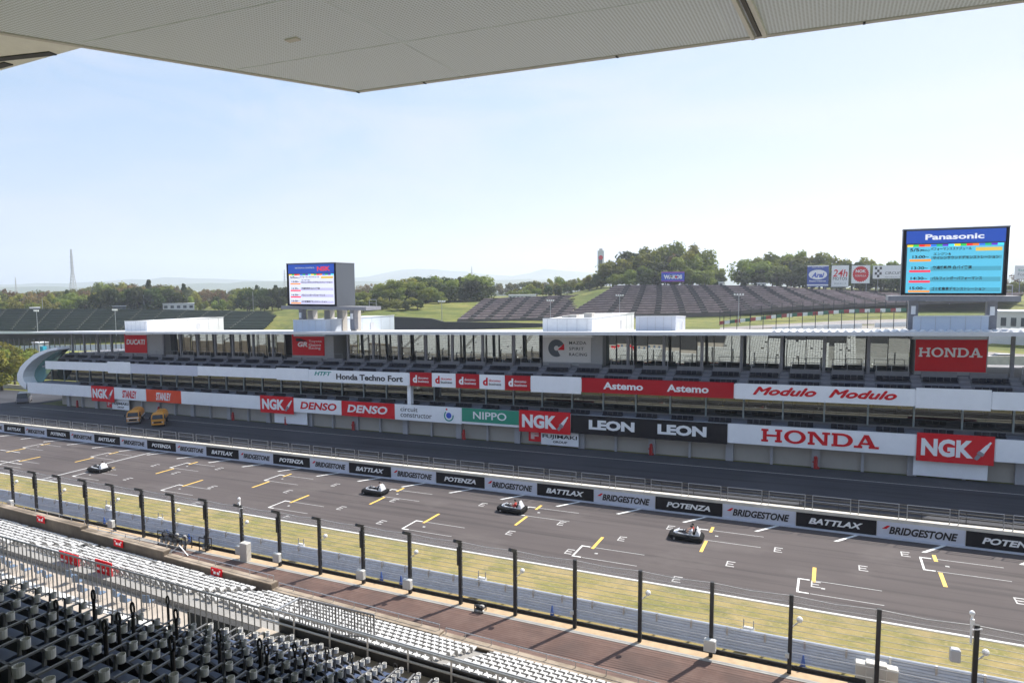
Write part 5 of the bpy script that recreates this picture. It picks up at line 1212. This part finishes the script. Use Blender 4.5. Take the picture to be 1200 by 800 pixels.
def crown_mesh(seed, shape, n, size, m):
    r = random.Random(seed); lobes = []
    if shape == 'round':
        for i in range(11):
            a = r.uniform(0, 6.28); h = r.uniform(.32, .85); rr = .34 * math.sin(math.pi * min(1, h * .95)) * r.uniform(.5, 1.1); lobes.append((Vector((math.cos(a) * rr, math.sin(a) * rr, h)), r.uniform(.13, .23)))
    elif shape == 'cone':
        for i in range(12):
            h = .15 + .8 * i / 11; a = r.uniform(0, 6.28); rr = .18 * (1 - h) ; lobes.append((Vector((math.cos(a) * rr, math.sin(a) * rr, h)), .06 + .22 * (1 - h)))
    else:
        for i in range(14):
            a = r.uniform(0, 6.28); h = r.uniform(.22, .9); rr = .26 * r.uniform(.2, 1.2); lobes.append((Vector((math.cos(a) * rr, math.sin(a) * rr, h)), r.uniform(.09, .17)))
    q = MB()
    for i in range(n):
        c, R_ = lobes[r.randrange(len(lobes))]
        d = Vector((r.gauss(0, 1), r.gauss(0, 1), r.gauss(0, 1))).normalized(); p = c + d * R_ * (r.uniform(.55, 1.08)) ; p.z = max(.08, p.z)
        nrm = (d + Vector((r.gauss(0, .5), r.gauss(0, .5), r.gauss(0, .5) + .25))).normalized(); a = nrm.orthogonal().normalized(); b = nrm.cross(a); s = size * r.uniform(.6, 1.4); th = r.uniform(0, 6.28)
        a, b = a * math.cos(th) + b * math.sin(th), b * math.cos(th) - a * math.sin(th)
        q.quad(tuple(p + a * s), tuple(p + b * s * .7), tuple(p - a * s * .8), tuple(p - b * s * .75))
    me = bpy.data.meshes.new('crown'); me.from_pydata(q.v, [], q.f); me.update(); me.materials.append(m); return me
def trunk_mesh(seed):
    r = random.Random(seed); q = MB(); q.cyl((0, 0, -.12), (.01, 0, .35), .03, .02, 7); q.cyl((.01, 0, .35), (0, .02, .72), .02, .008, 6)
    for i in range(5):
        a = r.uniform(0, 6.28); h = r.uniform(.28, .55); q.cyl((0.005, 0, h), (math.cos(a) * .22, math.sin(a) * .22, h + .22), .011, .004, 5)
    me = bpy.data.meshes.new('trunk'); me.from_pydata(q.v, [], q.f); me.update(); me.materials.append(BARK); return me
NQ = 1500
CR = {'dark': [crown_mesh(s, 'round', NQ, .042, F_DARK) for s in (1, 2, 3)], 'mid': [crown_mesh(s, 'round', NQ, .042, F_MID) for s in (4, 5, 6)], 'light': [crown_mesh(s, 'loose', NQ, .036, F_LT) for s in (7, 8)],
      'brown': [crown_mesh(s, 'loose', NQ // 2, .032, F_BR) for s in (9, 10)], 'cone': [crown_mesh(s, 'cone', NQ, .036, F_DARK) for s in (12, 13)]}
TR = [trunk_mesh(s) for s in (1, 2, 3)]
NTREE = 0
def tree(kind, x, y, h, wid, label, group, nm='tree', sink=.05):
    global NTREE; NTREE += 1
    t = thing(nm, label, 'tree', (x, y, height(x, y) - h * sink), rnd.uniform(0, 6.28), group); t.scale = (wid, wid, h)
    for n_, me in (('crown', rnd.choice(CR[kind])), ('trunk', rnd.choice(TR))):
        o = bpy.data.objects.new(n_, me); COL.objects.link(o); o.parent = t
    return t
def wood(prof, base_v, d0, rows, dd, du, kinds, label, group, lo=.35, wf=1.0):
    for r_ in range(rows):
        f = (r_ + 1) / rows; u = prof[0][0] + rnd.uniform(0, du)
        while u < prof[-1][0]:
            vt = interp(prof, u)[1]; d = d0 + dd * r_ + rnd.uniform(-4, 4); x, y = polar(u, d); zb = height(x, y)
            vtop = base_v + (vt - base_v) * (lo + (1 - lo) * f) + rnd.uniform(-1.2, 2.2)
            ztop = EYE + ray(u, vtop)[2] * d / math.hypot(*ray(u, vtop)[:2]); h = max(4.5, ztop - zb)
            kd = rnd.choice(kinds[min(r_, len(kinds) - 1)]); w = max(7.5, min(h * 1.1, 17)) * rnd.uniform(.85, 1.2) * wf
            lb = {'brown': 'bare brownish tree ', 'light': 'pale green loose tree ', 'mid': 'mid green broadleaf tree ', 'dark': 'dark evergreen tree ', 'cone': 'dark pointed conifer '}[kd] + label
            tree(kd, x, y, h * 1.06, w, lb, group + ' (' + kd + ')'); u += du * rnd.uniform(1.05, 1.75)
# left wooded ridge
wood([(-60, 338), (0, 340), (15, 337.5), (33, 341), (75, 339), (100, 335), (125, 329), (155, 328), (200, 330), (225, 335), (240, 338), (270, 336), (290, 333), (345, 332)], 364, 440, 4, 26, 15,
     [['mid', 'light', 'mid', 'dark'], ['mid', 'dark', 'light'], ['mid', 'brown', 'light', 'mid'], ['mid', 'brown', 'light', 'cone']], 'in the woods behind the dark green terrace', 'woods behind the dark green terrace')
wood([(112, 338), (130, 335), (200, 338), (210, 342)], 363, 432, 1, 10, 10, [['dark']], 'in the dark clump behind the green terrace', 'dark clump behind the terrace')
wood([(285, 338), (345, 334)], 366, 432, 2, 10, 12, [['dark']], 'left of the NSK screen', 'dark trees left of the NSK screen')
wood([(408, 336), (420, 333), (445, 333)], 356, 480, 2, 20, 7, [['brown']], 'right of the NSK screen', 'brownish trees right of the NSK screen')
wood([(412, 346), (440, 336), (450, 327), (460, 325), (480, 324), (500, 330), (515, 336)], 358, 345, 3, 10, 10, [['mid', 'dark'], ['mid'], ['mid', 'light']], 'on the grass bank right of the NSK screen', 'trees on the grass bank', .5, 1.15)
wood([(490, 324), (500, 322), (527, 322), (536, 329), (548, 321), (556, 320), (565, 326), (575, 335)], 352, 360, 3, 10, 9, [['dark', 'cone'], ['dark', 'mid'], ['mid', 'dark']], 'on the bank above the smaller terrace', 'trees above the smaller terrace', .5, 1.2)
wood([(600, 340), (612, 336), (625, 329), (650, 324), (672, 326), (684, 324), (700, 319)], 347, 400, 3, 12, 9, [['dark', 'mid'], ['mid', 'light'], ['mid', 'light']], 'behind the smaller terrace', 'trees behind the smaller terrace')
wood([(690, 324), (702, 317), (720, 301), (740, 293), (760, 288), (785, 288), (802, 281), (820, 292), (834, 300), (841, 314)], 336, 360, 4, 9, 11, [['dark', 'mid', 'mid'], ['dark', 'mid', 'dark'], ['mid', 'dark', 'light'], ['dark', 'mid', 'light']], 'on the wooded hill above the big terrace', 'trees on the hill above the big terrace', .25, 1.15)
tree('brown', *polar(786, 372), 21.5, 11, 'brown budding tree at the top of the wooded hill', None)
wood([(862, 316), (868, 309), (876, 302), (900, 297), (932, 293), (950, 294), (972, 299), (995, 301), (1022, 298), (1050, 305), (1075, 306)], 338, 372, 4, 9, 12, [['dark'], ['dark', 'mid'], ['dark', 'mid'], ['mid', 'light', 'mid']], 'in the row behind the sponsor signs', 'trees behind the sponsor signs', .3, 1.1)
wood([(1180, 325), (1195, 318), (1260, 312)], 345, 390, 2, 10, 9, [['brown', 'mid'], ['brown']], 'right of the Panasonic screen', 'brown trees at the right edge')
# bushy trees by the left end of the pit building
for i, (u, v, d, h, w) in enumerate(((-6, 470, 205, 13, 13), (10, 468, 214, 13.5, 11), (-26, 472, 205, 14, 13), (2, 455, 232, 14, 13), (24, 452, 232, 12, 9), (-35, 458, 230, 13, 12))):
    x, y = polar(u, d); tree(['light', 'mid', 'light', 'light', 'mid', 'mid'][i], x, y, h * .82, w, 'sunlit leafy tree beyond the left end of the pit building', 'leafy trees at the left end', 'leafy_tree', .02)
wood([(410, 358), (425, 352), (440, 350), (470, 352), (490, 358)], 368, 318, 2, 9, 9, [['dark', 'mid'], ['mid', 'light']], 'low on the grass bank right of the NSK screen', 'low trees on the grass bank')
# a further belt of woods closing the gaps behind the ridge trees
q = MB()
for (ua, ub, pr) in ((-70, 350, [(-70, 341), (0, 342), (75, 341), (125, 334), (200, 333), (240, 340), (350, 336)]), (405, 700, [(405, 338), (470, 334), (560, 332), (640, 331), (700, 327)])):
    u = ua
    while u < ub:
        d = rnd.uniform(560, 640); x, y = polar(u, d); zb = height(x, y); rr_ = ray(u, interp(pr, u)[1] + rnd.uniform(-1, 2)); h = max(6, EYE + rr_[2] * d / math.hypot(rr_[0], rr_[1]) - zb) * 1.08; w = rnd.uniform(12, 18); me = rnd.choice(CR['mid'] + CR['dark']); n0 = len(q.v); a0 = rnd.uniform(0, 6.28); ca, sa = math.cos(a0), math.sin(a0)
        q.v += [(x + w * (v.co.x * ca - v.co.y * sa), y + w * (v.co.x * sa + v.co.y * ca), zb + h * (v.co.z - .04)) for v in me.vertices]; q.f += [tuple(n0 + k for k in p.vertices) for p in me.polygons]; u += rnd.uniform(7, 12)
tag(q.build('background_woods', two_tone('belt_leaves', (.06, .08, .018), (.17, .175, .035), .09, c3=(.16, .12, .05), scale3=.02)), 'belt of mixed woods closing the skyline behind the nearer trees', 'woodland', None, 'stuff')
# hedge line
t = thing('concrete_wall', 'pale wall with railing along the road at the left edge', 'wall', at_ground(-165, 72)); q = MB(); q.beam((-215, 93, -5.2), (-153, 93, -3.6), .3, 1.0); q.build('wall', CREAM, t, True)
q = MB(); q.tube([(-215, 93, -3.8), (-153, 93, -2.2)], .05, 5)
for i in range(14): q.cyl((-215 + 4.6 * i, 93, -5 + .119 * i), (-215 + 4.6 * i, 93, -3.8 + .119 * i), .05, n=5)
q.build('railing', STEEL, t, True)
print('trees', NTREE)
# ------------------------------------------------------------------ far buildings, masts, signs
def house(label, u0, u1, vt, vb, d, m, nm='building', win=5):
    a, c = P3(u0, vb, d), P3(u1, vb, d); zt = P3((u0 + u1) / 2, vt, d).z; L_ = (c - a).length; ang = math.atan2(c.y - a.y, c.x - a.x)
    t = thing(nm, label, 'building', (a.x, a.y, a.z), ang); MB().box(0, L_, 0, 9, -4, zt - a.z).build('wall', m, t); MB().box(-.2, L_ + .2, -.3, 9.2, zt - a.z, zt - a.z + .35).build('roof', ROOFW, t)
    w = L_ / (win + .001)
    for i in range(win): MB().box(w * i + w * .2, w * i + w * .75, -.05, 0, (zt - a.z) * .35, (zt - a.z) * .75).build('window', mat('far_window', (.06, .07, .08), .2), t)
    return t
PW = mat('house_white', (.6, .59, .57), .8, var=.05); PG = mat('house_grey', (.4, .39, .38), .8, var=.05)
house('low white building at the edge of the woods above the dark green terrace', 191, 228, 356, 364, 428, PW); house('small dark control hut beside the white building in front of the woods', 126, 148, 359, 364, 428, mat('hut_dark', (.09, .1, .1), .8), 'hut', 4)
house('white vehicle shaped hut at the far left top of the terrace', 35, 47, 361, 364.5, 428, PW, 'hut', 2); house('long low white building above the smaller terrace', 596, 628, 346, 352, 372, PW, win=7)
house('white flat building with square windows at the right edge behind the roof', 1158, 1230, 366, 390, 200, PW, win=6); house('white kiosk beside the wooded hill at the terrace top', 842, 848, 331, 335.5, 352, PW, 'hut', 1); house('white kiosk at the terrace top further right', 887, 897, 332, 336.5, 352, PW, 'hut', 2)
house('tiny pale hut below the far trees', 570, 582, 335, 341, 900, PW, 'hut', 2); house('distant white hall among the far woods', 548, 575, 335.5, 340, 1500, PW, win=4)
t = house('tall white tower with a red mark rising behind the woods', 700, 707.5, 294, 330, 640, PW, 'tower', 1); 
q = MB(); q.lathe([(2.1, 0), (2.1, .1)], n=14); q.v = [(x + 3.1, -.1 - z, y + 23) for x, y, z in q.v]; q.build('emblem', INKR, t); MB().box(1.5, 4.8, 2, 5, 30, 31.6).build('rooftop_box', PG, t)
def mast(label, u, vb, vt, d, heads=True, lattice=False):
    a, c = P3(u, vb, d), P3(u, vt, d); h = c.z - a.z; t = thing('pylon' if lattice else 'light_mast', label, 'pylon' if lattice else 'light mast', tuple(a))
    if lattice:
        q = MB(); w0, w1 = h * .055, h * .01
        for sx, sy in ((-1, -1), (1, -1), (1, 1), (-1, 1)): q.cyl((sx * w0, sy * w0, 0), (sx * w0 * .35, sy * w0 * .35, h * .45), h * .010, h * .008, 4); q.cyl((sx * w0 * .35, sy * w0 * .35, h * .45), (sx * w1, sy * w1, h), h * .008, h * .006, 4)
        for i in range(14):
            f, g_ = i / 14, (i + 1) / 14; wf = lambda s: (w0 * (1 - s / .45 * .65) if s < .45 else w0 * .35 + (w1 - w0 * .35) * (s - .45) / .55)
            for sx in (-1, 1): q.cyl((-sx * wf(f), -wf(f), f * h), (sx * wf(g_), -wf(g_), g_ * h), h * .0045, n=4); q.cyl((-sx * wf(f), wf(f), f * h), (sx * wf(g_), wf(g_), g_ * h), h * .003, n=4)
        for f in (.55, .68, .81): q.beam((-h * .1, 0, h * f), (h * .1, 0, h * f), h * .008, h * .008)
        q.build('lattice', mat('pylon_grey', (.4, .4, .42), .5), t); return
    MB().cyl((0, 0, -2), (0, 0, h), .16, .1, 7).build('pole', STEEL, t)
    if heads:
        q = MB(); q.beam((-1.6, 0, h - .3), (1.6, 0, h - .3), .12, .12)
        for i in range(4): q.box(-1.7 + i * .95, -1.2 + i * .95, -.3, .1, h - .2, h + .35)
        q.build('lamp_head', WHITE2, t)
mast('tall lattice power pylon rising above the woods at left', 86, 340, 292, 1500, False, True); mast('smaller lattice tower at the far left skyline', 19, 342, 325, 1500, False, True); mast('thin lattice tower left of the NSK screen', 334, 342, 316, 1700, False, True); mast('thin lattice tower above the bank trees', 553, 335, 312, 1500, False, True)
for u, vb, vt, d in ((44, 385, 364, 345), (136, 388, 363, 345), (50, 362, 350, 427), (169, 362, 346, 430), (297, 366, 342, 430), (645, 371, 352, 283), (726, 368, 346, 283), (865, 385, 345, 245), (518, 380, 353, 270), (1113, 350, 338, 300)):
    mast('slim light mast at %s' % {44: 'the foot of the dark green terrace, left one', 136: 'the foot of the dark green terrace, right one', 50: 'the terrace top, far left', 169: 'the terrace top by the dark clump', 297: 'the terrace top near the NSK screen', 645: 'the smaller brown terrace', 726: 'the left part of the big brown terrace', 865: 'the bend of the coloured barrier', 518: 'the dark retaining wall', 1113: 'the far right terrace'}[u], u, vb, vt, d, u not in (169, 297, 50))
def billboard(label, u0, u1, vt, vb, d, m, words):
    a, c = P3(u0, vb, d), P3(u1, vb, d); zt = P3((u0 + u1) / 2, vt, d).z; L_ = (c - a).length; ang = math.atan2(c.y - a.y, c.x - a.x); h = zt - a.z
    t = thing('billboard', label, 'billboard', tuple(a), ang); MB().box(0, L_, 0, .3, 0, h).build('panel', m, t); MB().box(L_ * .15, L_ * .15 + .3, .31, .6, -6, h * .9).box(L_ * .85 - .3, L_ * .85, .31, .6, -6, h * .9).build('leg', GSTEEL, t)
    for s_, x, z, w, hh, mm, k in words: letter(s_, x * L_, z * h, w * L_, hh * h, mm, t, -.05, slope=False, **k)
    return t, L_, h
t, l_, h_ = billboard('blue WAKOS billboard in front of the wooded hill', 775, 802, 318.5, 330, 352, INKB, [('WAKOS', .5, .48, .8, .42, INKW, dict(bold=.06))])
MB().box(0, l_, -.04, -.005, h_ * .9, h_).box(0, l_, -.04, -.005, 0, h_ * .1).build('border', mat('billboard_purple', (.3, .04, .4), .5), t); q = MB().ball((l_ * .64, -.1, h_ * .47), h_ * .12, 10, 6, (1, .3, 1)); q.build('emblem', INKR, t)
t, l_, h_ = billboard('blue billboard with white oval Arai emblem', 945.5, 970.5, 311, 336, 355, BLUE, [('Arai', .5, .55, .6, .24, INKB, dict(bold=.04, shear=.3)), ('Racing Helmet', .5, .26, .78, .09, INKW, dict(bold=.02)), ('ARAI HELMET', .5, .91, .6, .05, INKW, {})])
q = MB(); q.lathe([(1, 0), (1, .02)], n=28); q.v = [(l_ * .5 + x * l_ * .43, -.02 - z, h_ * .57 + y * h_ * .23) for x, y, z in q.v]; q.build('emblem', INKW, t); MB().box(0, l_, -.03, -.005, h_ * .05, h_ * .11).box(0, l_, -.03, -.005, h_ * .95, h_).build('border', INKW, t)
t, l_, h_ = billboard('white billboard with red 24h motos lettering', 974, 994, 311, 336, 355, WHITE2, [('24h', .5, .64, .86, .34, INKR, dict(bold=.01, shear=.2)), ('MOTOS', .5, .38, .82, .13, INK, {}), ('2025.8.1-3', .5, .15, .7, .06, INKGREY, {})])
t, l_, h_ = billboard('white billboard with round red emblem', 997.5, 1019, 311, 332, 355, WHITE2, [('NOK', .5, .68, .55, .17, INKW, dict(bold=.03)), ('FORMULA', .5, .42, .6, .11, INKW, {})])
q = MB(); rr = []
for i in range(48): a = 2 * math.pi * i / 48; r_ = .46 if i % 2 else .41; rr.append((l_ * (.5 + r_ * math.cos(a)), -.02, h_ * (.52 + r_ * math.sin(a))))
q.prism(rr, (0, .015, 0)); q.build('emblem', INKR, t)
t, l_, h_ = billboard('wide white billboard with black check marks reading CIRCUIT', 1022.5, 1062, 311, 326.5, 355, WHITE2, [('CIRCUIT', .62, .42, .5, .2, INK, {}), ('PRODUCTS', .62, .12, .5, .09, INKGREY, {})])
q = MB()
for i, j in ((0, 3), (1, 2), (2, 3), (0, 1), (2, 1), (1, 0)): q.box(l_ * (.06 + .07 * i), l_ * (.06 + .07 * i + .07), -.03, -.005, h_ * (.1 + .2 * j), h_ * (.3 + .2 * j))
q.build('emblem', INK, t)
billboard('white billboard with teal lettering at the right edge', 1188.5, 1230, 311, 327, 330, WHITE2, [('Super', .3, .65, .4, .2, INKG, {}), ('Formula', .35, .35, .5, .2, INKGREY, {})])
# paddock behind the roof at right
x, y = polar(1176, 165); cr = car('white and dark estate car parked in the paddock seen under the roof', (x, y, height(x, y) + .15), R(20), (.6, .6, .62), 4.6, 1.8, 1.5)
cm = None
for i, u in enumerate((1108, 1118, 1092)):
    x, y = polar(u, 232); car('pale car on the far paddock road below the Panasonic screen', (x, y, height(x, y) + .1), R(30 * i), (.62, .6, .56), 4.4, 1.75, 1.5)['group'] = 'pale cars below the Panasonic screen'
t = thing('paddock_wall', 'long pale wall across the paddock under the roof at right', 'wall', tuple(P3(1160, 424, 150))); q = MB(); q.beam(tuple(P3(1010, 424, 152)), tuple(P3(1400, 424, 160)), .4, 2.2); q.build('wall', CREAM, t, True)
t = thing('marshal_hut', 'pale hut with a blue box beside the far guard rail at left', 'hut', tuple(P3(38, 411, 262))); MB().box(0, 3.6, 0, 3, -.5, 2.6).build('wall', PG, t); MB().box(-.2, 3.8, -.2, 3.2, 2.6, 2.8).build('roof', ROOFW, t); MB().box(4.2, 5.8, 0, 1.2, -.5, 1.6).build('blue_box', mat('box_cyan', (.02, .35, .5), .5), t)

# ------------------------------------------------------------------ far land: woods on the plain, ridges, air
q = MB(); r = random.Random(5)
for i in range(2600):
    u = r.uniform(-500, 1700); d = 700 * (6.5 ** r.random()); x, y = polar(u, d)
    if noise.noise(Vector((x / 300, y / 420, 3))) < -.02: continue
    z = height(x, y); s = r.uniform(5, 9); 
    q.loft([[(x + s * 1.5 * k_ * math.cos(a + i), y + s * 1.2 * k_ * math.sin(a + i), z + hz_ * s * .85) for a in (0, 1.05, 2.1, 3.14, 4.2, 5.2)] for k_, hz_ in ((.9, 0), (1.0, .4), (.75, .85), (.3, 1.1))])
tag(q.build('far_woodland', two_tone('far_leaves', (.03, .045, .015), (.075, .085, .03), .05)), 'distant woods scattered over the plain behind the circuit', 'woodland', None, 'stuff')
q = MB()
for i in range(240):
    u = r.uniform(-100, 1300); d = r.uniform(1800, 5200); x, y = polar(u, d); z = height(x, y); s = r.uniform(5, 14); q.box(x - s, x + s, y - s * .7, y + s * .7, z - 2, z + r.uniform(5, 14))
tag(q.build('far_town', mat('far_town_white', (.5, .48, .46), .8)), 'pale roofs of a distant town on the plain', 'town', None, 'stuff')
def ridge(name, d, prof, m, depth=1500, n=140):
    q = MB()
    rows = [[], [], []]
    for i in range(n + 1):
        u = prof[0][0] + (prof[-1][0] - prof[0][0]) * i / n; v = interp(prof, u)[1] + noise.noise(Vector((u * .05, d * .001, 0))) * 1.6 + noise.noise(Vector((u * .2, d * .001, 5))) * .6
        p = P3(u, v, d); x0, y0 = polar(u, d - depth); x2, y2 = polar(u, d + depth)
        rows[0].append((x0, y0, -24)); rows[1].append(tuple(p)); rows[2].append((x2, y2, -24))
    q.loft(rows, False, False); structure(q.build(name, m, smooth=True))
RM = two_tone('ridge_woods', (.05, .07, .03), (.09, .105, .05), .003)
ridge('hills', 4700, [(-700, 330), (-200, 334), (0, 336.5), (100, 336), (200, 334), (300, 330), (420, 329), (520, 331), (620, 327), (720, 329), (900, 329), (1100, 325), (1300, 322), (1900, 325)], RM, 900)
ridge('mountains', 7400, [(-700, 328), (-200, 330), (0, 333), (120, 330), (200, 325), (330, 329), (420, 325), (450, 319), (490, 314.5), (540, 318), (600, 323), (640, 315), (690, 320), (760, 324), (900, 322), (1050, 312), (1120, 300), (1190, 290), (1300, 286), (1600, 300), (1900, 315)], RM, 1500)
hz = MB().box(-9500, 9500, -1500, 9300, -40, 470).build('haze', None); tag(hz, 'pale summer haze filling the air over the plain', 'haze', None, 'stuff')
hm = bpy.data.materials.new('haze_air'); hm.use_nodes = True; ht = hm.node_tree; ht.nodes.clear(); ho = ht.nodes.new('ShaderNodeOutputMaterial'); hv = ht.nodes.new('ShaderNodeVolumePrincipled')
hv.inputs['Color'].default_value = (.80, .86, 1, 1); hv.inputs['Density'].default_value = .0002; hv.inputs['Anisotropy'].default_value = .3
ht.links.new(hv.outputs[0], ho.inputs['Volume']); hz.data.materials.append(hm)
SC.cycles.volume_bounces = 3
bpy.data.objects.remove(bpy.data.objects['x']) if 'x' in bpy.data.objects else None
